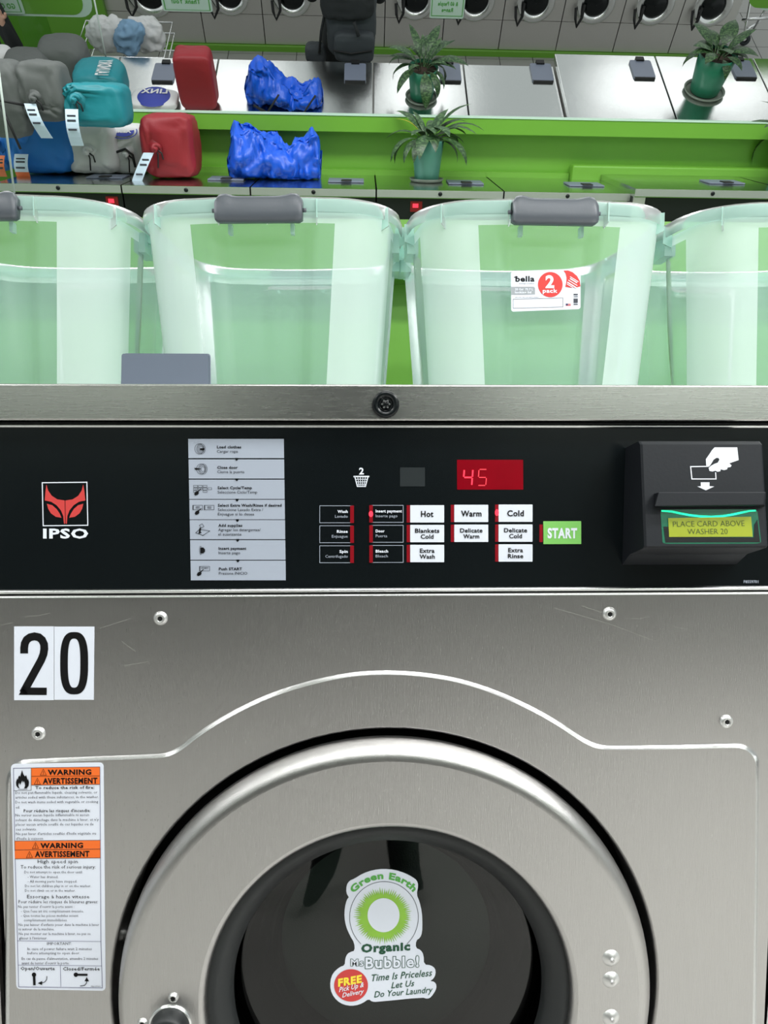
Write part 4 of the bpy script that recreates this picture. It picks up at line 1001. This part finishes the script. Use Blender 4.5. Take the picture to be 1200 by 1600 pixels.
def bag(R, label, px, py, wpx, hpx, m, D=None, z=None, dr=.8, knot=None, tags=(), seed=0, e=.42, wr=.5, name='laundry_bag', logo=None, group=None, rz=0., lean=0., cut=.93, cords=True):
    """px,py = middle of the bag's lower front edge in the photograph"""
    p = vz(R, px, py, z) if D is None else vy(R, px, py, D)
    sc = p.length/F/math.sqrt(1+0)*cut
    if R is F2 and name == 'laundry_bag': hpx = (hpx-wpx*dr*.45)/.9
    w_, h = wpx*sc, hpx*sc; d = w_*dr
    if R is F1 and D is None and p.y+d > D1b-.045:
        p = vy(R, px, py, D1b-.045-d); h += max(0, p.z-z); p.z = z
    o = root(name, label, 'bag', (p.x, p.y+d/2, p.z), group, R=R, rz=rz)
    b = bagmesh(w_, d, h, m, knot, e, seed, wr, lean=lean).build('bag_body', o); weld(b, 1e-6)
    if knot:
        kx, kz = knot[0]*w_, knot[1]*h; s = MB()
        c = Vector((kx, -d*.47, kz))
        s.tube([c+Vector((.022*cos(a)*(1-.1*i), -.012-.004*i, .022*sin(a)*(1-.1*i))) for i, a in enumerate([k_*.7 for k_ in range(12)])], [.012]*10+[.01, .006], m, 8)
        s.lathe(c, [(.05, .006), (.03, -.004), (.016, -.018), (.010, -.03), (.001, -.032)], m, n=14)
        s.build('gathered_neck', o)
        if cords:
            s = MB(); s.tube([c+Vector((0, -.02, 0)), c+Vector((.012, -.035, -.03)), c+Vector((.004, -.03, -.09))], .004, BLACKM, 6); s.tube([c+Vector((0, -.02, 0)), c+Vector((.03, -.03, -.02)), c+Vector((.035, -.03, -.05))], .004, BLACKM, 6); s.build('drawcord', o)
    for (tx_, tz_, tw, th, slant, mt, me) in tags:
        s = MB(); n_ = 8; Vv = []
        for k_ in range(n_+1):
            t = k_/n_; zz = tz_*h-t*th*sc; xx = tx_*w_+slant*t*th*sc; yy = -d*.5-.03-.025*sin(t*pi)
            Vv += [Vector((xx-tw*sc/2, yy, zz)), Vector((xx+tw*sc/2, yy, zz))]
        s.add(Vv, [(2*k_, 2*k_+1, 2*k_+3, 2*k_+2) for k_ in range(n_-2)], mt); s.add(Vv, [(2*k_, 2*k_+1, 2*k_+3, 2*k_+2) for k_ in range(n_-2, n_)], me)
        for k_ in (1, 2, 4): 
            t = (k_+.2)/n_; zz = tz_*h-t*th*sc; xx = tx_*w_+slant*t*th*sc; yy = -d*.5-.034-.025*sin(t*pi)
            s.add([Vector((xx-tw*sc*.35, yy, zz)), Vector((xx+tw*sc*.3, yy, zz)), Vector((xx+tw*sc*.3, yy, zz-.008)), Vector((xx-tw*sc*.35, yy, zz-.008))], [(0, 1, 2, 3)], INKS)
        tg = s.build('luggage_tag', o); m_ = tg.modifiers.new('t', 'SOLIDIFY'); m_.thickness = .002
    if logo: logo(o, w_, d, h)
    return o
def front_D(px, py): return vz(F1, px, py, Z1).y
GB1 = 'laundry bags on the far washers'
Zs = Z1+.002
bag(F1, 'dark red nylon laundry bag with knotted neck and yellow-ended tag, on the lower washer top', 265, 281, 80, 88, RED, z=Zs, dr=1.0, knot=(-.18, .48), tags=((-.30, .42, 15, 52, -.55, TAGW, TAGY),), seed=1, group=GB1, e=.36)
def navylogo(o, w_, d, h):
    s = MB(); c0_ = Vector((0, -d*.44, h*.86)); v_ = Vector((0, .75, .66))
    mp = lambda a, b: c0_+Vector((a, 0, 0))-v_*b
    disc(s, 0, 0, w_*.28, mp, NAVY, 28, ry=h*.15); ring(s, 0, 0, w_*.35, w_*.03, mp, NAVY, 28, ry=h*.20)
    s.text('LINX', -w_*.22, w_*.22, w_*.06, w_*.12, lambda a, b: mp(a, b)+Vector((0, -.002, .003)), WHT, bold=.04); s.build('printed_logo', o)
bag(F1, 'small white laundry bag with navy printed logo and black strap, left of the red bag', 200, 268, 54, 60, WHT, z=Zs, dr=.9, knot=(.05, .42), seed=2, group=GB1, logo=navylogo)
s_ = [o for o in COL.objects if o.name.startswith('laundry_bag')][-1]
s = MB(); s.tube([Vector((-.11, -.085, .10)), Vector((-.05, -.115, .11)), Vector((.01, -.125, .13)), Vector((.045, -.12, .10)), Vector((.05, -.12, .04))], .007, BLACKM, 6); s.build('strap', s_)
bag(F1, 'plain white laundry bag with knotted neck, below the teal bag', 142, 263, 72, 56, WHT, z=Zs, dr=.9, knot=(0, .45), seed=3, group=GB1)
bag(F1, 'mid blue laundry bag with orange-edged tag, below the grey bags', 62, 266, 94, 76, BLUE, z=Zs, dr=.8, knot=(-.18, .6), tags=((-.18, .32, 18, 28, -.1, TAGW, TAGO),), seed=4, group=GB1, cords=False)
bag(F1, 'blue laundry bag with orange tag cut off by the left edge', -18, 268, 60, 72, BLUE, z=Zs, dr=.8, knot=(.3, .5), tags=((.42, .3, 10, 26, -.1, TAGO, TAGO),), seed=5, group=GB1, cords=False)
tb = bag(F1, 'teal laundry bag with white printed letters and long tag, stacked on the white bag', 147, 201, 90, 58, TEAL, D=D1+.08, dr=.8, knot=(-.22, .62), tags=((-.27, .42, 18, 46, 0, TAGW, TAGW),), seed=6, group=GB1)
bag(F1, 'dark grey laundry bag with white tag, stacked on the blue bag', 68, 191, 66, 76, GRY, D=D1+.06, dr=.9, knot=(-.08, .38), tags=((-.16, .30, 16, 42, .35, TAGW, TAGW),), seed=7, group=GB1, wr=.6)
gl = bag(F1, 'charcoal grey bag with black straps at the left edge, beside the stacked grey bag', 10, 218, 66, 98, GRY, D=D1+.05, dr=.8, seed=8, group=GB1, wr=.6, e=.55)
s = MB()
for a, b in (((-.5, .45), (.55, .30)), ((.25, .5), (.45, -.1)), ((-.1, .3), (.1, -.2))):
    pass
w_, h = .22, .32
s.tube([Vector((-.1, -.12, .18)), Vector((.02, -.125, .17)), Vector((.12, -.09, .15))], .006, BLACKM, 6); s.tube([Vector((.02, -.125, .15)), Vector((.05, -.13, .05)), Vector((.07, -.12, -.04))], .006, BLACKM, 6); s.build('strap', gl)

# bright blue shopping bag: crumpled sheet body with two raised ends
def crumple(R, label, px, py, wpx, m, prof, dpt, seed, z, group):
    p = vz(R, px, py, z); sc = p.length/F*.96; w_ = wpx*sc
    o = root('shopping_bag', label, 'bag', (p.x, p.y, p.z), group, R=R)
    s = MB(); nx, nr = 70, 48; vs = []
    for i in range(nx+1):
        u = i/nx; x = (u-.5)*w_
        # interpolate height profile
        for (a, ha), (b, hb) in zip(prof, prof[1:]):
            if a <= u <= b: t = (u-a)/(b-a); t = t*t*(3-2*t); H = (ha*(1-t)+hb*t)*sc; break
        cap = max(.05, math.sqrt(max(0, 1-(2*u-1)**8)))
        for j in range(nr):
            a = 2*pi*j/nr; yy = cos(a); zz = sin(a)
            y = dpt/2*(1-.5*max(0, zz))*math.copysign(abs(yy)**.6, yy)*cap
            zc = H*(.5+.5*math.copysign(abs(zz)**.7, zz))*(cap if zz > 0 else 1)
            q_ = Vector((x*7+seed, y*7, zc*7)); c1 = noise.noise(q_); c2 = noise.cell(q_*2.2)
            rn = 1-abs(noise.noise(q_*1.6+Vector((5, 1, 2))))*2
            y += .05*c1*cap+.03*rn+.018*(1-abs(noise.noise(q_*3.7))*3); x2 = x+.02*noise.noise(q_*1.3+Vector((9, 9, 9)))
            vs.append(Vector((x2, y+dpt/2, max(0, zc+(.05*noise.noise(q_*1.9)-.035*abs(noise.noise(q_*3.3)))*(zc/H if H else 0)))))
    fs = [(i*nr+j, i*nr+(j+1) % nr, (i+1)*nr+(j+1) % nr, (i+1)*nr+j) for i in range(nx) for j in range(nr)]+[tuple(range(nr)), tuple(range(nx*nr, (nx+1)*nr))]
    s.add(vs, fs, m, True); s.build('bag_body', o)
    return o, sc
GS = 'bright blue shopping bags'
crumple(F1, 'crumpled bright blue shopping bag on the lower washer top, in front of the green wall', 427, 283, 142, IKB, [(0, 84), (.06, 88), (.2, 74), (.38, 68), (.55, 50), (.66, 46), (.8, 60), (.93, 84), (1, 80)], .26, 1, Zs, None)
# ------------------------------------------------------------------ potted plants
POT = mat('sea_green_pot', rgb(86, 150, 132), .4, 0, .06); POTD = mat('deep_green_pot', rgb(38, 120, 92), .4, 0, .06)
SOIL = mat('soil', rgb(50, 38, 28), .9, bump=.5); SAU = mat('saucer', rgb(120, 130, 118), .4)
def leafmat(name, c1, c2):
    m = mat(name, c1, .42, 0, .2, 18); nt = m.node_tree; N = nt.nodes; L = nt.links
    nz = N.new('ShaderNodeTexNoise'); nz.inputs['Scale'].default_value = 35
    mx = N.new('ShaderNodeMix'); mx.data_type = 'RGBA'; mx.inputs[6].default_value = (*c1, 1); mx.inputs[7].default_value = (*c2, 1)
    rp_ = N.new('ShaderNodeMapRange'); rp_.inputs['From Min'].default_value = .45; rp_.inputs['From Max'].default_value = .65
    L.new(nz.outputs['Fac'], rp_.inputs['Value']); L.new(rp_.outputs[0], mx.inputs[0]); L.new(mx.outputs[2], N['Principled BSDF'].inputs['Base Color']); return m
LEAF = leafmat('leaf_green', rgb(32, 62, 32), rgb(78, 108, 66)); LEAFY = mat('yellow_leaf', rgb(200, 170, 50), .5)
def plant(R, label, px, py, z, pot_w, pot_h, pm_, spec, seed, D=None, tilt=0, group=None, n=24, lw=.20, sidedrop=()):
    p = vz(R, px, py, z); sc = p.length/F*.97
    o = root('potted_plant', label, 'plant', (p.x, p.y+pot_w*sc/2, p.z), group, R=R)
    r = pot_w*sc/2; h = pot_h*sc
    s = MB(); s.lathe((0, 0, 0), [(.001, .004), (r*.72, .004), (r*.76, .01), (r*.9, h*.6), (r*1.0, h), (r*.93, h), (r*.9, h*.9)], pm_, axis='z', n=32); s.build('pot', o)
    s = MB(); s.lathe((0, 0, 0), [(.001, 0), (r*1.0, 0), (r*1.1, .016), (r*1.04, .016), (r*.98, .006)], SAU, axis='z', n=32); s.build('saucer', o)
    s = MB(); s.lathe((0, 0, 0), [(.001, h*.93), (r*.92, h*.90)], SOIL, axis='z', n=24); s.build('soil', o)
    s = MB(); rnd = random.Random(seed)
    for i in range(n):
        yl_ = R is F1 and i == 7
        az = 2*pi*i/n*2.4+rnd.uniform(-.3, .3); L_ = spec*sc*rnd.uniform(.65, 1.05); el = rnd.uniform(.35, 1.35) if i > 4 else rnd.uniform(1.2, 1.5)
        W_ = L_*lw*rnd.uniform(.8, 1.15)*(.4 if yl_ else 1)
        pos = Vector((r*.3*cos(az), r*.3*sin(az), h*.92)); dr_ = el; ns = 9; pts = []
        st = Vector((-sin(az), cos(az), 0))
        for k_ in range(ns+1):
            t = k_/ns
            ww = W_*(.12+ (sin(pi*min(1, max(0, (t-.22)/.78))**.85) if t > .22 else 0))
            if k_ == ns: ww = .001
            tdir = Vector((cos(az)*cos(dr_), sin(az)*cos(dr_), sin(dr_)))
            nrm_ = tdir.cross(st)
            pts += [pos+st*ww/2+nrm_*(-ww*.12), pos+nrm_*ww*.0, pos-st*ww/2+nrm_*(-ww*.12)]
            pos = pos+tdir*(L_/ns); dr_ -= (.9+1.5*(1.3-el)*.5+rnd.uniform(-.05, .25))/ns*1.6
        mt = LEAFY if yl_ else LEAF
        s.add(pts, [f_ for k_ in range(ns) for f_ in ((3*k_, 3*k_+1, 3*k_+4, 3*k_+3), (3*k_+1, 3*k_+2, 3*k_+5, 3*k_+4))], mt, True)
    s.build('foliage', o); return o
plant(F1, 'potted leafy plant in a pale sea-green pot on the lower washer top', 668, 286, Zs, 47, 55, POT, 88, 5, n=30)
plant(F1, 'long-leaved plant cut off by the right edge, above the taller washer', 1240, 290, Zs, 50, 60, POT, 85, 9)
plant(F2, 'potted leafy plant in a deep green pot seen in the mirror, above the lower plant', 659, 166, Z2+.002, 42, 44, POTD, 66, 11, n=26)
plant(F2, 'potted plant in a green pot seen in the mirror, on the raised washer at right', 1106, 160, Z2+.052, 50, 50, POTD, 50, 17, n=18, lw=.34)

# ------------------------------------------------------------------ bags seen in the mirror
GB2 = 'bags seen from behind in the mirror'
bag(F2, 'dark red bag without a knot seen in the mirror, standing tall on the bright steel', 312, 176, 54, 88, RED, z=Z2+.002, dr=.7, seed=21, e=.3, wr=.25, group=GB2)
def logo2(o, w_, d, h):
    s = MB(); s.lathe((0, 0, h), [(w_*.001, .004), (w_*.33, .002), (w_*.37, -.006)], NAVY, axis='z', n=28)
    s.text('LINX', -w_*.28, w_*.28, 0, w_*.17, lambda a, b: Vector((-a, .02-b, h+.006)), WHT, bold=.04); s.build('printed_logo', o)
bag(F2, 'white bag with a round navy logo on top, seen in the mirror', 240, 176, 68, 30, WHT, z=Z2+.002, dr=.62, seed=22, e=.45, wr=.2, group=GB2, logo=logo2)
def dletters(o, w_, d, h):
    s = MB(); s.text('LAUNDRY', -.30*h, .75*h, 0, w_*.26, lambda a, b: Vector((w_*.06-b*1.0, -d*.30+(.0), h*.5))+Vector((0, (a/h)*d*.55-.0, h*.53)), WHT, bold=.03); s.build('printed_letters', o)
bag(F2, 'teal bag with white letters seen in the mirror, leaning between grey bag and white bag', 160, 175, 72, 74, TEAL, z=Z2+.002, dr=.9, seed=23, e=.6, wr=.3, group=GB2, logo=dletters)
bag(F2, 'large dark grey bag seen in the mirror, highest of the grey pile', 104, 136, 68, 70, GRY, z=Z2+.002, dr=.8, seed=24, e=.6, wr=.4, group=GB2)
bag(F2, 'dark grey bag seen in the mirror, lower left of the grey pile', 50, 150, 64, 64, GRY, z=Z2+.002, dr=.8, seed=25, e=.6, wr=.4, group=GB2)
bag(F2, 'pale cloth bag seen in the mirror at the left edge', 2, 130, 46, 50, WHT, z=Z2+.002, dr=.8, seed=26, e=.7, wr=.5, group=GB2)
ob, sc = crumple(F2, 'crumpled bright blue shopping bag with open top, seen in the mirror', 444, 180, 112, IKB, [(0, 48), (.12, 60), (.3, 56), (.45, 42), (.6, 28), (.72, 24), (.86, 34), (.95, 38), (1, 30)], .24, 4, Z2+.002, None)
s = MB()
for k_ in (-.1, .12): s.tube([Vector((-.18, -.0, .06)), Vector((-.10, -.02+k_*.1, .0+.02)), Vector((k_, -.03, .03)), Vector((k_+.08, -.02, .14))], .006, BLKF, 6)
s.build('strap', ob)
# heap of laundry in a wire cart
DC = D2f+.32
c0 = vy(F2, 200, 92, DC); sc = c0.length/F
cart = root('laundry_cart', 'wire laundry cart holding the white and blue laundry, behind the washer tops', 'cart', (c0.x, DC, zf), R=F2)
s = MB(); hw = 56*sc; zt_ = c0.z-zf+.12
for z_ in (.5, .62, .74, .86, zt_): s.tube([(-hw, -.2, z_), (hw, -.2, z_), (hw, .25, z_), (-hw, .25, z_)], .006, POLISH, 6, closed=True)
for k_ in range(9): s.tube([(-hw+k_*hw/4, -.2, .5), (-hw+k_*hw/4, -.2, zt_)], .004, POLISH, 5)
s.build('basket', cart)
s = MB()
for sx in (-1, 1):
    for sy in (-.2, .25): s.tube([(sx*hw*.95, sy, .5), (sx*hw*.9, sy, .03)], .009, POLISH, 6); s.lathe((sx*hw*.9, sy, .04), [(.001, -.01), (.035, -.01), (.035, .01), (.001, .01)], BLKF, n=16)
s.build('cart_legs', cart)
def heap(label, px, py, wpx, hpx, m, seed, D, e=.75, rz=0, lean=0.):
    o = bag(F2, label, px, py, wpx, hpx, m, D=D, dr=.7, seed=seed, e=e, wr=1.9, name='laundry_item', group='laundry heaped in the cart', rz=rz, lean=lean); o['category'] = 'laundry'; return o
heap('white crumpled laundry at the left of the heap', 172, 93, 62, 44, WHT, 31, DC-.12)
heap('white crumpled laundry at the right of the heap', 230, 92, 54, 44, WHT, 32, DC-.10)
heap('light blue garment lying across the white laundry', 196, 94, 44, 44, DEN, 33, DC-.22, lean=.35)

# ------------------------------------------------------------------ people
def skin(name, pts, edges, m, parent):
    me = bpy.data.meshes.new(name); me.from_pydata([p[:3] for p in pts], edges, []); me.materials.append(m)
    o = bpy.data.objects.new(name, me); COL.objects.link(o); o.parent = parent
    md = o.modifiers.new('skin', 'SKIN'); md.use_smooth_shade = True
    if not me.skin_vertices: me.skin_vertices.new()
    for i, p in enumerate(pts):
        v = me.skin_vertices[0].data[i]; v.radius = (p[3], p[4] if len(p) > 4 else p[3]*.8); v.use_root = (i == 0)
    sb = o.modifiers.new('sub', 'SUBSURF'); sb.levels = 2; sb.render_levels = 2
    return o
DP = D2f+.30
pc = vy(F2, 540, 60, DP)
ph = root('person', 'person in black jacket with back turned, wearing the black backpack', 'person', (pc.x, DP+.16, zf), R=F2)
# body, hips at .95 m ; facing away (+y)
B = [(0, 0, .98, .15, .11), (0, 0, 1.15, .14, .10), (0, .01, 1.32, .16, .11), (0, .0, 1.44, .14, .09), (0, .01, 1.53, .055, .055), (0, .03, 1.62, .085, .10), (0, .03, 1.70, .075, .09),
     (.17, 0, 1.43, .06, .06), (.24, .03, 1.15, .045, .045), (.18, .25, 1.12, .035, .035), (.14, .32, 1.16, .025, .02),
     (-.17, 0, 1.43, .06, .06), (-.24, .03, 1.15, .045, .045), (-.18, .25, 1.12, .035, .035), (-.14, .32, 1.16, .025, .02),
     (.10, 0, .88, .09, .09), (.11, .01, .5, .06, .06), (.11, 0, .1, .045, .045), (.12, .12, .04, .04, .03),
     (-.10, 0, .88, .09, .09), (-.11, .01, .5, .06, .06), (-.11, 0, .1, .045, .045), (-.12, .12, .04, .04, .03)]
E = [(0, 1), (1, 2), (2, 3), (3, 4), (4, 5), (5, 6), (3, 7), (7, 8), (8, 9), (9, 10), (3, 11), (11, 12), (12, 13), (13, 14), (0, 15), (15, 16), (16, 17), (17, 18), (0, 19), (19, 20), (20, 21), (21, 22)]
bo = skin('body', B, E, BLKF, ph)
# backpack
bp_ = vy(F2, 549, 94, DP-.12); sc = bp_.length/F
bk_ = root('backpack', 'large black backpack with front pocket, worn by the person in the mirror', 'backpack', (bp_.x-.02*0, DP-.02, bp_.z-.02), R=F2)
bagmesh(.335, .22, .50, BLKF2, None, .45, 41, .5).build('pack_body', bk_)
pk = bagmesh(.27, .10, .19, BLKF2, None, .4, 42, .3); o = pk.build('front_pocket', bk_); o.location = (.02, -.12, .03)
s = MB(); s.tube([(-.12, -.172, .12), (.0, -.178, .105), (.14, -.172, .125)], .005, BLACKM, 6); o = s.build('zip', bk_)
pk = bagmesh(.36, .20, .20, BLKF, None, .6, 43, .9); o = pk.build('top_pocket', bk_); o.location = (-.02, -.06, .27)
s = MB()
for sx in (-1, 1): s.tube([(sx*.11, .06, .46), (sx*.13, .10, .52), (sx*.12, .2, .50)], .022, BLKF, 8)
s.tube([(-.17, -.05, .30), (-.20, -.06, .18), (-.22, -.02, .02)], .010, BLKF, 6)
s.tube([(.02, -.17, .30), (.05, -.185, .22)], .012, BLKF, 6); s.build('strap', bk_)
tb_ = vy(F2, 493, 97, DP-.05)
t = root('tote_bag', 'small dark grey bag hanging beside the backpack', 'bag', (tb_.x, DP+.02, tb_.z-.04), R=F2)
bagmesh(.15, .12, .13, BLKF2, None, .6, 44, .6).build('bag_body', t)
# person at the left edge, forearm raised
DQ = D2f+.22
e0 = vy(F2, 30, 84, DQ); h0 = vy(F2, 3, 34, DQ)
p2 = root('person', 'person in black sleeve raising a hand, cut off by the left edge', 'person', (e0.x-.32, DQ+.1, zf), R=F2)
lo = lambda v: Vector((v.x-(e0.x-.32), v.y-(DQ+.1), v.z-zf))
el_, ha = lo(e0), lo(h0)
dirn = (ha-el_).normalized()
B = [(0, 0, .95, .15, .11), (0, 0, 1.2, .15, .10), (0, 0, 1.42, .14, .09), (0, .0, 1.52, .05, .05), (0, -.02, 1.62, .085, .10), (0, -.02, 1.70, .07, .08),
     (.17, 0, 1.40, .06, .06), (el_.x, el_.y, el_.z, .055, .055), tuple(el_.lerp(ha, .8))+(.036, .034), tuple(ha)+(.028, .018), (-.17, 0, 1.4, .06, .06), (-.25, -.05, 1.12, .045, .045), (-.2, -.25, 1.1, .03, .03),
     (.1, 0, .85, .09, .09), (.1, 0, .45, .06, .06), (.1, 0, .08, .045, .045), (-.1, 0, .85, .09, .09), (-.1, 0, .45, .06, .06), (-.1, 0, .08, .045, .045)]
E = [(0, 1), (1, 2), (2, 3), (3, 4), (4, 5), (2, 6), (6, 7), (7, 8), (8, 9), (2, 10), (10, 11), (11, 12), (0, 13), (13, 14), (14, 15), (0, 16), (16, 17), (17, 18)]
skin('body', B, E, BLKF, p2)
wr_ = el_.lerp(ha, .85); pal = ha+dirn*.03
HB = [tuple(wr_)+(.024, .020), tuple(pal)+(.034, .018)]; HE = [(0, 1)]
side_ = Vector((1, 0, 0)); 
for k_, (off, ln) in enumerate(((-.026, .060), (-.009, .070), (.009, .066), (.025, .052))):
    a = pal+side_*off+dirn*.03; b = a+dirn*ln*.5+Vector((0, -.01, 0)); c = b+dirn*ln*.4+Vector((0, -.022, 0)); i0 = len(HB)
    HB += [tuple(a)+(.009, .009), tuple(b)+(.0085, .0085), tuple(c)+(.007, .007)]; HE += [(1, i0), (i0, i0+1), (i0+1, i0+2)]
a = pal+side_*.04+dirn*.0; b = a+side_*.012+dirn*.03; i0 = len(HB); HB += [tuple(a)+(.011, .011), tuple(b)+(.009, .009)]; HE += [(1, i0), (i0, i0+1)]
skin('hand', HB, HE, SKIN, p2)['label'] = 'bare raised hand'

# ------------------------------------------------------------------ hanging signs and clear sheets in the reflected aisle
PALE = mat('pale_mint_card', rgb(196, 222, 208), .5)
def sign(label, x0, y0, x1, y1, D, lines, m=PALE, border=True, green=False, rcorner=None, name='hanging_sign'):
    c = vy(F2, (x0+x1)/2, y1, D); o = root(name, label, 'sign', tuple(c), 'signs hanging in the aisle', R=F2)
    a = vy(F2, x0, y1, D); b = vy(F2, x1, y0, D); w_ = b.x-a.x; h = vy(F2, (x0+x1)/2, y0, D).z-c.z
    s = MB(); s.plate([(x, 0, z) for x, z in rrect(-w_/2, 0, w_/2, h, rcorner or .012, 5)], (0, .006, 0), m); s.build('board', o)
    s = MB()
    mp = lambda u, v: Vector((-w_/2+u*w_, -.002, h*(1-v)))
    if border: s.ribbon([(.06, .12) if False else (.05, .08), (.95, .08), (.95, .92), (.05, .92)], .02, mp, GINK, closed=True)
    mir = lambda u, v: mp(1-u, v)          # lettering shows back to front
    for t, ua, ub, bs, cap in lines: s.text(t, ua, ub, bs, cap, mir, GINK, bold=.03)
    if s.v: s.build('lettering', o)
    s = MB()
    for sx in (-1, 1): s.tube([(sx*w_*.42, .003, h), (sx*w_*.42, .003, h+.6)], .0015, BLACKM, 5)
    s.build('cord', o)
    return o
DS = D2f+.5
sign('pale green card sign with back-to-front green writing hanging left of the backpack', 258, -16, 330, 18, DS, [('Thank You!', .22, .80, .62, .22)])
sign('pale green card sign with back-to-front green writing hanging right of the backpack', 668, -26, 727, 29, DS, [('It Takes', .25, .75, .28, .10), ('2 Seconds', .2, .78, .44, .12), ('& 60 People', .2, .78, .62, .12), ('Range', .33, .66, .80, .12)])
sg = sign('white-edged lime green rounded board hanging at the top left', -60, -50, 139, 25, DS+.02, [], MATS['pale_mint_card'], border=False, rcorner=.10)
s = MB(); c = vy(F2, 39.5, 25, DS+.02); a = vy(F2, -60, 25, DS+.02); b = vy(F2, 139, 25, DS+.02); w_ = b.x-a.x
s.plate([(x, -.003, z) for x, z in rrect(-w_/2+.016, .016, w_/2-.016, .30, .088, 6)], (0, .002, 0), GREEN); s.build('green_face', sg)
sign('pale card with back-to-front lettering on the green rounded board, top left corner', -50, -22, 32, 21, DS-.0, [('THIS SIDE', .1, .6, .45, .2), ('GO ON', .12, .42, .80, .2)])
sg = sign('white-edged lime green rounded board hanging at the top right corner', 1158, -50, 1290, 17, DS+.02, [], MATS['pale_mint_card'], border=False, rcorner=.10)
a = vy(F2, 1158, 17, DS+.02); b = vy(F2, 1290, 17, DS+.02); w_ = b.x-a.x
s = MB(); s.plate([(x, -.003, z) for x, z in rrect(-w_/2+.016, .016, w_/2-.016, .30, .088, 6)], (0, .002, 0), GREEN); s.build('green_face', sg)
# acrylic sheets
EDGE = mat('acrylic_edge', rgb(200, 212, 205), .3)
def sheet(R, label, x0, y0, x1, y1, D, wd, side):
    a = vy(R, x1, y1, D); b = vy(R, x0, y0, D); o = root('acrylic_screen', label, 'screen', tuple(a), 'clear acrylic screens', R=R)
    u = b-a; s = MB(); s.add([(0, 0, 0), (side*wd, 0, 0), (u.x+side*wd, 0, u.z), (u.x, 0, u.z), (0, .006, 0), (side*wd, .006, 0), (u.x+side*wd, .006, u.z), (u.x, .006, u.z)], [(0, 1, 2, 3), (4, 7, 6, 5), (0, 3, 7, 4), (1, 5, 6, 2)], ACRYL); s.build('pane', o)
    s = MB(); s.tube([(0, .003, 0), (u.x, .003, u.z)], .0055, EDGE, 8); s.build('edge', o)
sheet(F1, 'clear acrylic screen with pale edge standing at the far left, in front of the bags', -9, 60, 22, 302, D1-.25, .6, -1)
sheet(F2, 'clear acrylic screen with pale edge seen in the mirror above the white laundry', 143, -20, 167, 98, D2f+.02, .5, -1)
# wire cart at the right end of the top row
cc_ = vz(F2, 1160, 70, zf)
o = root('wire_cart', 'bare wire cart frame with caster at the right end of the top row', 'cart', tuple(cc_), R=F2)
s = MB(); s.tube([(-.12, 0, .5), (-.03, 0, .12), (0, 0, .06)], .010, POLISH, 6); s.tube([(-.03, 0, .12), (.12, .1, .16)], .010, POLISH, 6); s.tube([(-.1, 0, .22), (.14, 0, .24)], .012, POLISH, 6); s.tube([(.14, .02, .6), (.05, .02, .12)], .01, POLISH, 6); s.build('frame', o)
s = MB(); s.lathe((0, -.01, .05), [(.018, -.012), (.045, -.014), (.05, 0), (.045, .014), (.018, .012)], BLKF2, n=24); s.build('caster', o)
# bright tile beyond the end of the row

# the photographer stands in the near aisle behind the camera (mirrored in the steel and the door glass)
PG = root('person', 'person in black clothes standing before the machine, a dark reflection in the steel front', 'person', (-.02, -1.12, 0))
B = [(0, 0, .98, .17, .12), (0, 0, 1.15, .16, .11), (0, .01, 1.32, .18, .12), (0, .0, 1.44, .15, .10), (0, .01, 1.53, .055, .055), (0, .03, 1.62, .085, .10), (0, .03, 1.70, .075, .09),
     (.19, 0, 1.43, .06, .06), (.27, -.03, 1.15, .05, .05), (.22, .05, .92, .04, .04), (.2, .08, .84, .03, .02),
     (-.19, 0, 1.43, .06, .06), (-.27, -.03, 1.15, .05, .05), (-.22, .05, .92, .04, .04), (-.2, .08, .84, .03, .02),
     (.10, 0, .88, .10, .10), (.12, .01, .5, .07, .07), (.13, 0, .1, .05, .05), (.14, .10, .04, .04, .03),
     (-.10, 0, .88, .10, .10), (-.12, .01, .5, .07, .07), (-.13, 0, .1, .05, .05), (-.14, .10, .04, .04, .03)]
E = [(0, 1), (1, 2), (2, 3), (3, 4), (4, 5), (5, 6), (3, 7), (7, 8), (8, 9), (9, 10), (3, 11), (11, 12), (12, 13), (13, 14), (0, 15), (15, 16), (16, 17), (17, 18), (0, 19), (19, 20), (20, 21), (21, 22)]
skin('body', B, E, BLKF, PG)
